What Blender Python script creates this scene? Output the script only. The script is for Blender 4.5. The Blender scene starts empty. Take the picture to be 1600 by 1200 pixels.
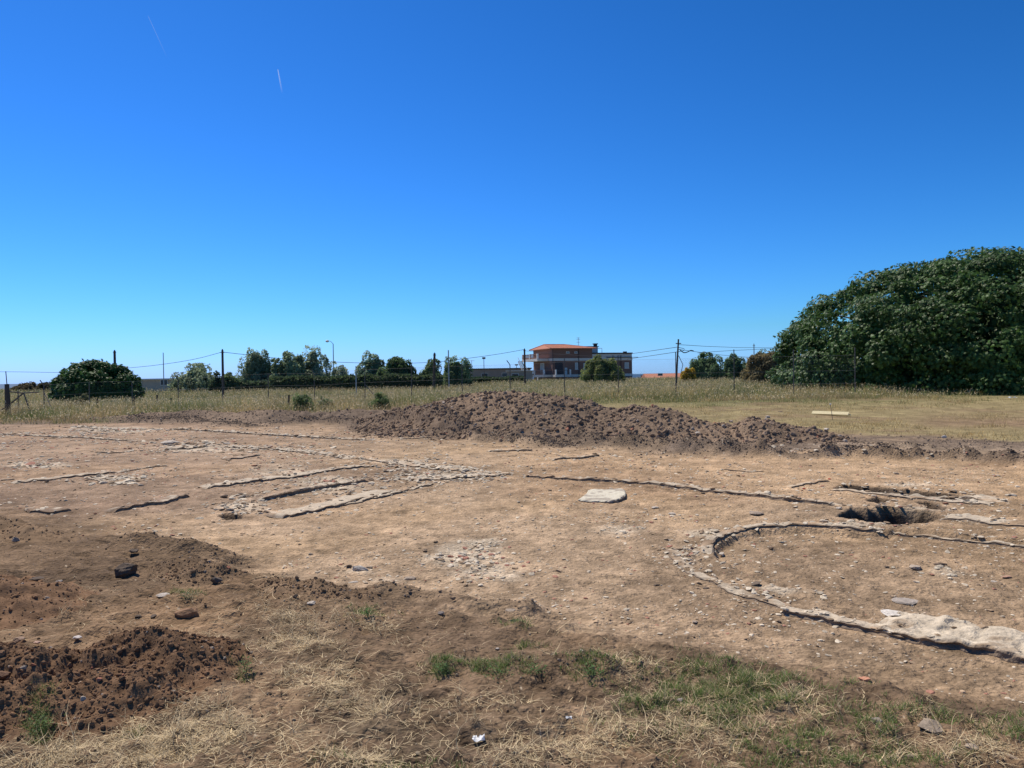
import bpy, math, random
import numpy as np
from mathutils import Vector, Matrix

rng = np.random.default_rng(7)
random.seed(7)
SC = bpy.context.scene
COL = SC.collection
R = math.radians

# ------------------------------------------------------------------ camera
F = 1200.0            # focal length in photo pixels (1600 wide)
EYE = 1.7
PITCH = R(0.6)
ROLL = R(0.9)
cam_d = bpy.data.cameras.new('camera')
cam_d.sensor_width = 36.0
cam_d.lens = 36.0 * F / 1600.0
cam_d.clip_start = 0.05
cam_d.clip_end = 200000.0
cam = bpy.data.objects.new('camera', cam_d)
COL.objects.link(cam)
fwd = Vector((0, math.cos(PITCH), -math.sin(PITCH)))
up0 = Vector((0, math.sin(PITCH), math.cos(PITCH)))
rx = Vector((1, 0, 0))
cr = math.cos(ROLL) * rx - math.sin(ROLL) * up0
cu = math.sin(ROLL) * rx + math.cos(ROLL) * up0
m = Matrix.Identity(4)
for i in range(3):
    m[i][0] = cr[i]; m[i][1] = cu[i]; m[i][2] = -fwd[i]
m[2][3] = EYE
cam.matrix_world = m
SC.camera = cam

# ------------------------------------------------------------------ light
SUN_EL = R(58.0)
SUN_AZ = R(-40.0)     # from straight ahead (+Y), negative = to the left
sv = Vector((math.sin(SUN_AZ) * math.cos(SUN_EL), math.cos(SUN_AZ) * math.cos(SUN_EL), math.sin(SUN_EL)))
sd = bpy.data.lights.new('sun', 'SUN')
sd.energy = 5.0
sd.angle = R(0.5)
sd.color = (1.0, 0.91, 0.785)
so = bpy.data.objects.new('sun', sd)
so.rotation_euler = sv.to_track_quat('Z', 'Y').to_euler()
so.location = (0, 0, 50)
COL.objects.link(so)

W = bpy.data.worlds.new("World")
SC.world = W
W.use_nodes = True
nt = W.node_tree
for n in list(nt.nodes): nt.nodes.remove(n)
sky = nt.nodes.new('ShaderNodeTexSky')
sky.sky_type = 'NISHITA'
sky.sun_disc = False
sky.sun_elevation = SUN_EL
sky.sun_rotation = SUN_AZ
sky.altitude = 50
sky.air_density = 1.0
sky.dust_density = 0.25
sky.ozone_density = 3.0
bg = nt.nodes.new('ShaderNodeBackground')
bg.inputs['Strength'].default_value = 0.115
wo = nt.nodes.new('ShaderNodeOutputWorld')
# deep, clean Mediterranean blue: each channel of the sky gets its own response curve
sep = nt.nodes.new('ShaderNodeSeparateColor'); cmb = nt.nodes.new('ShaderNodeCombineColor')
nt.links.new(sky.outputs[0], sep.inputs[0])
mxn = nt.nodes.new('ShaderNodeMath'); mxn.operation = 'MAXIMUM'
nt.links.new(sep.outputs[1], mxn.inputs[0]); nt.links.new(sep.outputs[2], mxn.inputs[1])
for i_, (src_, g_, k_) in enumerate(((sep.outputs[0], 1.90, .0665), (sep.outputs[1], 1.48, .293), (mxn.outputs[0], 1.70, .315))):
    pw_ = nt.nodes.new('ShaderNodeMath'); pw_.operation = 'POWER'; pw_.inputs[1].default_value = g_
    ml_ = nt.nodes.new('ShaderNodeMath'); ml_.operation = 'MULTIPLY'; ml_.inputs[1].default_value = k_
    nt.links.new(src_, pw_.inputs[0]); nt.links.new(pw_.outputs[0], ml_.inputs[0]); nt.links.new(ml_.outputs[0], cmb.inputs[i_])
nt.links.new(cmb.outputs[0], bg.inputs[0])
nt.links.new(bg.outputs[0], wo.inputs[0])
SC.view_settings.view_transform = 'Standard'
SC.view_settings.look = 'None'
SC.view_settings.exposure = 0.0
SC.view_settings.gamma = 1.0
SC.cycles.max_bounces = 6
SC.cycles.transparent_max_bounces = 12

# ------------------------------------------------------------------ maths helpers
FW = np.array(fwd); CR = np.array(cr); CU = np.array(cu)

def ray(u, v):
    return FW + CR * ((u - 800.0) / F) + CU * ((600.0 - v) / F)

def px(u, v, z=0.0):
    d = ray(u, v); t = (z - EYE) / d[2]
    return np.array([d[0] * t, d[1] * t])

def at(u, v, Y):
    """world point seen at photo pixel (u,v) at depth Y"""
    d = ray(u, v); t = Y / d[1]
    return np.array([d[0] * t, Y, EYE + d[2] * t])

def w2p(x, y, z=0.0):
    yy = np.maximum(y, 0.3)
    dz = z - EYE
    a = x * CR[0] + yy * CR[1] + dz * CR[2]
    b = x * CU[0] + yy * CU[1] + dz * CU[2]
    c = x * FW[0] + yy * FW[1] + dz * FW[2]
    c = np.maximum(c, 0.1)
    return 800 + F * a / c, 600 - F * b / c

def _h(ix, iy, seed):
    n = (ix.astype(np.int64) * 374761393 + iy.astype(np.int64) * 668265263 + seed * 1442695041) & 0xffffffff
    n = ((n ^ (n >> 13)) * 1274126177) & 0xffffffff
    n = (n ^ (n >> 16)) & 0xffff
    return n.astype(np.float32) / 65535.0

def vn(x, y, seed=0):
    fx = np.floor(x); fy = np.floor(y)
    tx = (x - fx).astype(np.float32); ty = (y - fy).astype(np.float32)
    tx = tx * tx * (3 - 2 * tx); ty = ty * ty * (3 - 2 * ty)
    a = _h(fx, fy, seed); b = _h(fx + 1, fy, seed)
    c = _h(fx, fy + 1, seed); d = _h(fx + 1, fy + 1, seed)
    return (a + (b - a) * tx) * (1 - ty) + (c + (d - c) * tx) * ty   # 0..1

def rot2(x, y, a):
    return x * math.cos(a) - y * math.sin(a), x * math.sin(a) + y * math.cos(a)

def fbm(x, y, wl, octv, seed=0, cell=None, gain=0.5):
    """-1..1-ish"""
    out = 0; amp = 1.0; tot = 0
    for o in range(octv):
        xx, yy = rot2(x, y, 0.6 + 1.3 * o)
        w = 1.0
        if cell is not None:
            w = np.clip((wl / cell - 2.0) / 2.0, 0, 1)
        out = out + amp * w * (vn(xx / wl + 13.7 * o, yy / wl - 7.1 * o, seed + o) * 2 - 1)
        tot += amp
        amp *= gain; wl *= 0.5
    return out / tot

def grit(x, y, cell, seed, wls=(.64, .32, .16, .08, .04, .02, .01), hgt=True):
    """clod-sized relief at fixed world sizes; sizes finer than the sheet can carry drop out"""
    out = 0
    for i, wl in enumerate(wls):
        w = np.clip((wl / cell - 1.6) / 1.6, 0, 1)
        xx, yy = rot2(x, y, .4 + 1.1 * i)
        n = vn(xx / wl + 5.3 * i, yy / wl + 9.1 * i, seed + i) - .5
        n = np.where(n > 0, n * 1.25, n * .8)
        out = out + w * n * (wl if hgt else 1.0)
    return out

def sstep(a, b, x):
    t = np.clip((x - a) / (b - a), 0, 1)
    return t * t * (3 - 2 * t)

def seg_dist(x, y, P):
    """distance to polyline and param (fraction of length)"""
    P = np.asarray(P, float)
    L = np.r_[0, np.cumsum(np.hypot(*np.diff(P[:, :2], axis=0).T))]
    best = np.full(np.shape(x), 1e9); bs = np.zeros(np.shape(x))
    for i in range(len(P) - 1):
        a = P[i]; b = P[i + 1]; d = b[:2] - a[:2]; l2 = max(d @ d, 1e-9)
        t = np.clip(((x - a[0]) * d[0] + (y - a[1]) * d[1]) / l2, 0, 1)
        dd = np.hypot(x - a[0] - t * d[0], y - a[1] - t * d[1])
        mk = dd < best
        best = np.where(mk, dd, best)
        bs = np.where(mk, (L[i] + t * (L[i + 1] - L[i])) / L[-1], bs)
    return best, bs

def in_poly(x, y, P):
    c = np.zeros(np.shape(x), bool); n = len(P)
    for i in range(n):
        x1, y1 = P[i]; x2, y2 = P[(i + 1) % n]
        if y1 == y2: continue
        k = ((y1 > y) != (y2 > y)) & (x < (x2 - x1) * (y - y1) / (y2 - y1) + x1)
        c ^= k
    return c

def poly_sd(x, y, P):
    """signed distance, positive inside"""
    d, _ = seg_dist(x, y, list(P) + [P[0]])
    return np.where(in_poly(x, y, P), d, -d)

def pxs(L, z=0.0):
    return np.array([px(u, v, z) for u, v in L])

# ------------------------------------------------------------------ terrain definition
FG = [(-600, 760), (0, 800), (120, 832), (250, 852), (370, 885), (550, 928), (700, 950), (850, 968), (1000, 1008),
      (1200, 1048), (1400, 1085), (1600, 1115), (2200, 1180)]
P2 = [(-600, 668), (0, 663), (150, 659), (300, 658), (450, 663), (600, 674), (750, 686), (900, 697), (1050, 705), (1150, 708), (1300, 700),
      (1600, 706), (2200, 730)]
P3 = [(-600, 655), (0, 655), (150, 650), (600, 641), (900, 648), (1250, 676), (1450, 682), (1600, 690), (2200, 715)]
def pl(L, u):
    a = np.array(L); return np.interp(u, a[:, 0], a[:, 1])

BERMS = [  # polyline px, height, half width
    ([(430, 664), (520, 664), (600, 669), (690, 678), (760, 688), (840, 693), (900, 697)], .15, .30),
    ([(880, 690), (930, 697), (1000, 699), (1080, 703), (1150, 709), (1230, 713)], .17, .24),
    ([(1262, 714), (1330, 713), (1400, 716), (1500, 719), (1600, 728), (1700, 738)], .14, .16),
    ([(1360, 699), (1400, 698), (1465, 700)], .06, .12),
    ([(400, 668), (300, 662), (200, 661)], .08, .35),
    ([(180, 862), (260, 868), (330, 878), (372, 888)], .07, .2),
    ([(560, 934), (640, 940), (760, 958), (850, 968)], .05, .18),
    ([(860, 1062), (940, 1072), (1040, 1090)], .015, .12),
    ([(690, 1058), (800, 1064), (900, 1076), (980, 1090)], .022, .14),
]
BERMS = [(pxs(p), h * 1.45, w) for p, h, w in BERMS]
PIT = pxs([(1306, 808), (1330, 793), (1390, 794), (1432, 797), (1464, 801), (1472, 808), (1445, 818), (1402, 820), (1345, 813)])
TRENCH = pxs([(1302, 764), (1312, 758), (1352, 760), (1425, 766), (1500, 774), (1545, 786), (1470, 781), (1395, 775), (1335, 768)])
HOLE = pxs([(1432, 785), (1455, 784), (1480, 793), (1476, 799), (1452, 794)])
HOLE2 = pxs([(1352, 782), (1372, 777), (1392, 780), (1374, 787)])
HOLE3 = pxs([(340, 807), (352, 801), (380, 803), (378, 810), (356, 812)])
HOLE4 = pxs([(1318, 1052), (1345, 1043), (1385, 1050), (1395, 1060), (1360, 1066), (1325, 1062)])
DEPS = [(PIT, .62, .08), (TRENCH, .16, .14), (HOLE, .18, .10), (HOLE2, .1, .08), (HOLE3, .12, .07), (HOLE4, .06, .25)]
ARC_OUT = [(1038, 850), (1043, 862), (1056, 882), (1086, 903), (1120, 916), (1150, 929), (1187, 940), (1225, 950), (1262, 963),
           (1319, 979), (1375, 993), (1469, 1012), (1544, 1027), (1650, 1050), (1900, 1100)]
ARC_IN = [(2000, 890), (1700, 860), (1600, 849), (1544, 842), (1487, 836), (1427, 830), (1394, 826), (1388, 833), (1375, 834), (1319, 831), (1262, 826),
          (1225, 826), (1180, 829), (1150, 836), (1124, 847), (1114, 862), (1120, 874), (1150, 890)]
ARC_FLOOR = pxs(ARC_IN + [(1206, 915), (1262, 930), (1300, 948), (1352, 968), (1380, 955), (1450, 966), (1525, 986), (1600, 996), (1900, 1010)])

def bank(x, y):
    """foreground bank mask from a world-space edge line"""
    u, v = w2p(x, y, 0.0)
    return v - pl(FG, u)

def G(x, y):
    x = np.asarray(x, float); y = np.asarray(y, float)
    r = np.hypot(x, y); cell = 0.0022 * np.maximum(r, 2.0)
    z = 0.10 * sstep(24, 40, y) + 0.32 * sstep(24, 36, y) * sstep(-14, 8, x)
    z = z - 1.4 * sstep(230, 500, r) - 14 * sstep(520, 680, r)
    b = bank(x, y)
    front = np.where(y < 1.0, 1.0, sstep(-25, 45, b + 18 * fbm(x, y, .9, 3, 5)))
    z = z + 0.10 * front
    near = 1 - sstep(60, 120, r)
    u, v = w2p(x, y, 0.0)
    rough = 0.55 + 0.9 * front + .8 * sstep(-8, 4, pl(P2, u) - v) * (y > 2)
    z = z + near * 0.028 * fbm(x, y, 4.0, 2, 11) + near * 0.012 * rough * fbm(x, y, .9, 4, 21, cell, .6) \
        + near * (0.008 + 0.011 * rough) * fbm(x, y, .16, 5, 31, cell, .66) \
        + near * (.12 + .20 * rough) * grit(x, y, cell, 37, (.11, .055, .027, .013))
    for P, h, w in BERMS:
        bx0, by0 = P.min(0) - 4 * w; bx1, by1 = P.max(0) + 4 * w
        mk = (x > bx0) & (x < bx1) & (y > by0) & (y < by1)
        if not mk.any(): continue
        xx = x[mk]; yy = y[mk]
        wx = xx + .5 * w * fbm(xx, yy, w * 2.2, 3, 41); wy = yy + .5 * w * fbm(xx, yy, w * 2.2, 3, 47)
        d, s = seg_dist(wx, wy, P)
        e = sstep(0, .08, s) * sstep(0, .08, 1 - s) * .8 + .2
        hh = h * (.62 + .75 * vn(xx / (w * 1.3), yy / (w * 1.3), 51)) * np.exp(-(d / w) ** 2) * e
        hh = hh + h * .7 * np.exp(-(d / (w * 1.2)) ** 2) * fbm(xx, yy, .3, 4, 61, cell[mk], .65)
        z[mk] += hh
    for P, dep, soft in DEPS:
        bx0, by0 = P.min(0) - .5; bx1, by1 = P.max(0) + .5
        mk = (x > bx0) & (x < bx1) & (y > by0) & (y < by1)
        if not mk.any(): continue
        xx = x[mk]; yy = y[mk]
        sdv = poly_sd(xx, yy, P) + .02 * fbm(xx, yy, .25, 3, 71)
        z[mk] -= dep * sstep(-soft * .2, soft, sdv) * (.8 + .3 * fbm(xx, yy, .3, 2, 77))
    P = ARC_FLOOR
    mk = (x > P[:, 0].min()) & (x < P[:, 0].max()) & (y > P[:, 1].min()) & (y < P[:, 1].max())
    if mk.any():
        z[mk] -= 0.055 * sstep(-.01, .05, poly_sd(x[mk], y[mk], P))
    # wheel ruts on the bank in front
    rut = np.exp(-((x - 0.1 - .55 * (y - 3.4)) / .5) ** 2) * (y < 4.6) * (y > 2)
    z = z + .008 * rut * np.sin((x * .55 + y) * 62 + 3 * fbm(x, y, .5, 2, 91))
    return z

def hit(u, v, f=G):
    p = px(u, v, 0.0); z = 0.0
    for _ in range(6):
        z = float(f(np.array([p[0]]), np.array([p[1]]))[0]); p = px(u, v, z)
    return np.array([p[0], p[1], z])

# ------------------------------------------------------------------ mesh helpers
def mesh_np(name, V, faces, mat, col=None, parent=None, smooth=False):
    """faces: list of int arrays (n,3)/(n,4)"""
    if isinstance(faces, np.ndarray): faces = [faces]
    faces = [f for f in faces if len(f)]
    me = bpy.data.meshes.new(name)
    V = np.asarray(V, np.float32)
    me.vertices.add(len(V)); me.vertices.foreach_set('co', V.ravel())
    loops = np.concatenate([f.ravel() for f in faces]).astype(np.int32)
    tot = np.concatenate([np.full(len(f), f.shape[1], np.int32) for f in faces])
    start = np.r_[0, np.cumsum(tot)[:-1]].astype(np.int32)
    me.loops.add(len(loops)); me.loops.foreach_set('vertex_index', loops)
    me.polygons.add(len(tot)); me.polygons.foreach_set('loop_start', start)
    try: me.polygons.foreach_set('loop_total', tot)
    except Exception: pass
    me.polygons.foreach_set('use_smooth', np.full(len(tot), smooth, bool))
    me.update(calc_edges=True)
    if col is not None:
        a = me.color_attributes.new('Col', 'FLOAT_COLOR', 'POINT')
        c = np.ones((len(V), 4), np.float32); c[:, :3] = col
        a.data.foreach_set('color', c.ravel())
    me.validate()
    if mat: me.materials.append(mat)
    o = bpy.data.objects.new(name, me); COL.objects.link(o)
    if parent: o.parent = parent
    return o

def tag(o, label=None, cat=None, group=None, kind=None):
    if label: o['label'] = label
    if cat: o['category'] = cat
    if group: o['group'] = group
    if kind: o['kind'] = kind
    return o

def empty(name, loc, rz=0.0, label=None, cat=None, group=None):
    o = bpy.data.objects.new(name, None); COL.objects.link(o)
    o.location = loc; o.rotation_euler = (0, 0, rz); o.empty_display_size = .2
    return tag(o, label, cat, group)

class MB:
    def __init__(s): s.v = []; s.f = []
    def poly(s, pts):
        n = len(s.v); s.v += [tuple(p) for p in pts]; s.f.append(list(range(n, n + len(pts)))); return s
    def box(s, x0, x1, y0, y1, z0, z1):
        n = len(s.v)
        s.v += [(x, y, z) for z in (z0, z1) for y in (y0, y1) for x in (x0, x1)]
        for q in ((0, 2, 3, 1), (4, 5, 7, 6), (0, 1, 5, 4), (1, 3, 7, 5), (3, 2, 6, 7), (2, 0, 4, 6)):
            s.f.append([n + i for i in q])
        return s
    def tube(s, pts, rad, seg=8, cap=True):
        pts = [Vector(p) for p in pts]
        if not hasattr(rad, '__len__'): rad = [rad] * len(pts)
        n0 = len(s.v)
        for i, p in enumerate(pts):
            a = pts[max(i - 1, 0)]; b = pts[min(i + 1, len(pts) - 1)]
            d = (b - a).normalized()
            e = Vector((0, 0, 1)) if abs(d.z) < .9 else Vector((1, 0, 0))
            e1 = d.cross(e).normalized(); e2 = d.cross(e1)
            for k in range(seg):
                t = 2 * math.pi * k / seg
                q = p + (e1 * math.cos(t) + e2 * math.sin(t)) * rad[i]
                s.v.append(tuple(q))
        for i in range(len(pts) - 1):
            for k in range(seg):
                a = n0 + i * seg + k; b = n0 + i * seg + (k + 1) % seg
                s.f.append([a, a + seg, b + seg, b])
        if cap:
            s.f.append([n0 + k for k in range(seg)])
            s.f.append([n0 + (len(pts) - 1) * seg + k for k in reversed(range(seg))])
        return s
    def build(s, name, mat, parent=None, smooth=False):
        me = bpy.data.meshes.new(name); me.from_pydata(s.v, [], s.f)
        me.materials.append(mat)
        if smooth:
            me.polygons.foreach_set('use_smooth', np.full(len(me.polygons), True, bool))
        me.update()
        o = bpy.data.objects.new(name, me); COL.objects.link(o)
        if parent: o.parent = parent
        return o

# ------------------------------------------------------------------ materials
def mat(name, color=(.5, .5, .5), attr=False, rough=.9, nscale=0, namt=0.0, bump=0.0, bscale=40, spec=.2, transl=0.0, metallic=0.0,
        nscale2=0, namt2=0.0, tint=None, bdist=.01):
    M = bpy.data.materials.new(name); M.use_nodes = True
    t = M.node_tree; b = t.nodes['Principled BSDF']; L = t.links.new
    out = t.nodes['Material Output']
    b.inputs['Roughness'].default_value = rough
    b.inputs['Specular IOR Level'].default_value = spec
    b.inputs['Metallic'].default_value = metallic
    tc = t.nodes.new('ShaderNodeTexCoord')
    if attr:
        a = t.nodes.new('ShaderNodeAttribute'); a.attribute_name = 'Col'; src = a.outputs['Color']
    else:
        a = t.nodes.new('ShaderNodeRGB'); a.outputs[0].default_value = (*color, 1); src = a.outputs[0]
    for sc_, am in ((nscale, namt), (nscale2, namt2)):
        if am > 0:
            n = t.nodes.new('ShaderNodeTexNoise'); n.inputs['Scale'].default_value = sc_; n.inputs['Detail'].default_value = 6
            n.inputs['Roughness'].default_value = .65
            L(tc.outputs['Object'], n.inputs['Vector'])
            mr = t.nodes.new('ShaderNodeMapRange'); mr.inputs[1].default_value = .25; mr.inputs[2].default_value = .75
            mr.inputs[3].default_value = 1 - am; mr.inputs[4].default_value = 1 + am
            L(n.outputs[0], mr.inputs[0])
            vm = t.nodes.new('ShaderNodeVectorMath'); vm.operation = 'SCALE'
            L(src, vm.inputs[0]); L(mr.outputs[0], vm.inputs['Scale'])
            src = vm.outputs[0]
    L(src, b.inputs['Base Color'])
    if bump > 0:
        n = t.nodes.new('ShaderNodeTexNoise'); n.inputs['Scale'].default_value = bscale; n.inputs['Detail'].default_value = 5
        L(tc.outputs['Object'], n.inputs['Vector'])
        bp = t.nodes.new('ShaderNodeBump'); bp.inputs['Strength'].default_value = bump; bp.inputs['Distance'].default_value = bdist
        L(n.outputs[0], bp.inputs['Height']); L(bp.outputs[0], b.inputs['Normal'])
    if transl > 0:
        tr = t.nodes.new('ShaderNodeBsdfTranslucent'); L(src, tr.inputs['Color'])
        mx = t.nodes.new('ShaderNodeMixShader'); mx.inputs[0].default_value = transl
        L(b.outputs[0], mx.inputs[1]); L(tr.outputs[0], mx.inputs[2]); L(mx.outputs[0], out.inputs[0])
    return M

M_ground = mat('ground_soil', attr=True, rough=1, nscale=38, namt=.38, nscale2=11, namt2=.22, bump=1.0, bscale=30, spec=.05, bdist=.035)
M_clod = mat('clod_soil', attr=True, rough=1, nscale=60, namt=.25, bump=.5, bscale=80, spec=.05)
M_stone = mat('pale_stone', attr=True, rough=.9, nscale=30, namt=.25, bump=.6, bscale=60, spec=.15)
M_plaster = mat('worn_plaster', attr=True, rough=.95, nscale=10, namt=.22, nscale2=60, namt2=.2, bump=1.0, bscale=22, spec=.05, bdist=.03)
M_leaf = mat('leaf', attr=True, rough=.5, spec=.26, transl=.28)
M_leaf2 = mat('leaf_matt', attr=True, rough=.6, spec=.25, transl=.5)
M_grass = mat('grass_blade', attr=True, rough=.75, spec=.15, transl=.25)
M_straw = mat('straw', attr=True, rough=.7, spec=.2, transl=.1)
M_bark = mat('bark', (.13, .10, .075), rough=.95, nscale=12, namt=.35, bump=.6, bscale=18)
M_wood = mat('weathered_wood', (.09, .075, .065), rough=.9, nscale=14, namt=.35, bump=.4, bscale=30)
M_plank = mat('fresh_timber', (.72, .62, .36), rough=.7, nscale=20, namt=.12)
M_rust = mat('dark_metal', (.13, .11, .10), rough=.7, nscale=8, namt=.3, spec=.4)
M_galv = mat('galvanised_metal', (.38, .40, .42), rough=.5, spec=.5, nscale=6, namt=.15)
M_wire = mat('fence_wire', (.16, .17, .18), rough=.6, spec=.4)
M_cable = mat('black_cable', (.035, .035, .04), rough=.7)
M_concrete = mat('concrete_post', (.35, .33, .3), rough=.95, nscale=9, namt=.2)
M_brick = mat('brown_brick', (.24, .135, .105), rough=.92, nscale=5, namt=.18, nscale2=40, namt2=.15)
M_render = mat('grey_render', (.66, .62, .57), rough=.9, nscale=1.2, namt=.1, nscale2=12, namt2=.05)
M_white = mat('white_paint', (.80, .78, .74), rough=.7, nscale=3, namt=.06)
M_tile = mat('terracotta_tiles', (.46, .20, .13), rough=.85, nscale=2.5, namt=.15, nscale2=14, namt2=.2)
M_darkroof = mat('dark_coping', (.06, .055, .06), rough=.8, nscale=4, namt=.2)
M_shutter = mat('shutter_grey', (.5, .5, .48), rough=.6)
M_glass = mat('window_glass', (.03, .04, .05), rough=.08, spec=.6)
M_tan = mat('tan_render', (.52, .44, .35), rough=.95, nscale=1.0, namt=.12, nscale2=8, namt2=.06)
M_greywall = mat('grey_brown_wall', (.33, .28, .24), rough=.95, nscale=.8, namt=.15, nscale2=6, namt2=.08)
M_rail = mat('brown_railing', (.30, .17, .12), rough=.7)
M_red = mat('red_plastic', (.6, .05, .03), rough=.5)
M_paper = mat('white_paper', (.82, .82, .80), rough=.8, nscale=25, namt=.08)
M_terra = mat('terracotta_shard', (.50, .24, .14), rough=.85, nscale=20, namt=.15)
M_lamp = mat('lamp_glass', (.75, .75, .74), rough=.3)

# sea
M_sea = bpy.data.materials.new('sea_water'); M_sea.use_nodes = True
_b = M_sea.node_tree.nodes['Principled BSDF']
_b.inputs['Base Color'].default_value = (.02, .06, .11, 1); _b.inputs['Roughness'].default_value = .55
_b.inputs['Specular IOR Level'].default_value = .25

# ------------------------------------------------------------------ ground colour
TAN = np.array((.378, .273, .176)); SOIL = np.array((.176, .121, .076)); SPOIL = np.array((.172, .130, .096))
PALE = np.array((.62, .53, .40)); DRY = np.array((.285, .23, .12)); GREEN = np.array((.13, .14, .06))
RED = np.array((.150, .092, .055))

PALES = [  # px u,v,su,sv,weight : whitish rubble and plaster dust on the floor
    (730, 870, 60, 22, 1.0), (760, 850, 30, 10, .6), (520, 757, 60, 12, .9), (690, 742, 70, 8, .8), (380, 790, 40, 10, .7),
    (195, 748, 35, 6, 1.0), (60, 727, 50, 6, .9), (430, 735, 60, 12, .5), (1100, 832, 40, 9, .8), (1230, 922, 40, 8, .9),
    (1075, 865, 30, 15, .7), (1330, 820, 60, 5, .9), (320, 700, 80, 8, .7), (180, 672, 70, 5, .9), (1500, 780, 50, 6, .9),
    (1410, 758, 60, 4, .6), (620, 720, 60, 6, .6), (970, 825, 60, 14, .5), (1440, 795, 50, 5, .7), (1540, 815, 40, 4, .7),
    (560, 893, 30, 6, .5), (780, 900, 70, 14, .5), (1430, 945, 30, 8, .6), (600, 905, 60, 8, .4), (1480, 890, 40, 7, .5)]

def gsum(L, u, v):
    s = np.zeros(np.shape(u))
    for a, b, su, sv_, w in L:
        s = s + w * np.exp(-((u - a) / su) ** 2 - ((v - b) / sv_) ** 2)
    return s

def lerp(a, b, t):
    t = np.asarray(t)[..., None]
    return a * (1 - t) + b * t

STRAWD = [(470, 1170, 190, 45, 1.0), (150, 1180, 140, 30, .7), (440, 1010, 80, 30, .9), (520, 1060, 70, 25, .6), (560, 1110, 60, 30, .7), (350, 1140, 120, 30, .8),
          (1000, 1045, 45, 22, .9), (830, 1175, 110, 30, .45), (1080, 1110, 120, 40, .45), (60, 1195, 60, 14, .7),
          (110, 940, 55, 12, .4), (470, 960, 70, 14, .4), (1200, 1130, 160, 50, .35), (640, 1190, 90, 20, .7), (980, 1170, 90, 30, .5),
          (1480, 1170, 120, 30, .25), (240, 1190, 40, 12, .9), (760, 1100, 80, 14, .25), (430, 903, 14, 5, .8), (560, 975, 80, 14, .3)]
GREEND = [(690, 1043, 14, 9, 1.3), (780, 1045, 60, 8, 1.0), (925, 1050, 34, 14, .9), (575, 957, 26, 7, .7), (62, 1140, 16, 18, 1.2),
          (1010, 1060, 30, 20, .5), (1100, 1060, 70, 22, .8), (1190, 1085, 110, 26, .8), (1130, 1135, 110, 34, .6),
          (1000, 1100, 30, 30, .6), (1310, 1140, 90, 28, .5), (1520, 1120, 90, 10, .9), (1590, 1145, 40, 12, .7), (297, 928, 20, 4, .8),
          (380, 1045, 12, 14, .9), (810, 972, 26, 6, .5), (640, 1195, 80, 8, .5), (1340, 1190, 120, 12, .5), (820, 1012, 20, 5, .4), (210, 1145, 10, 10, .5)]

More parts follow.
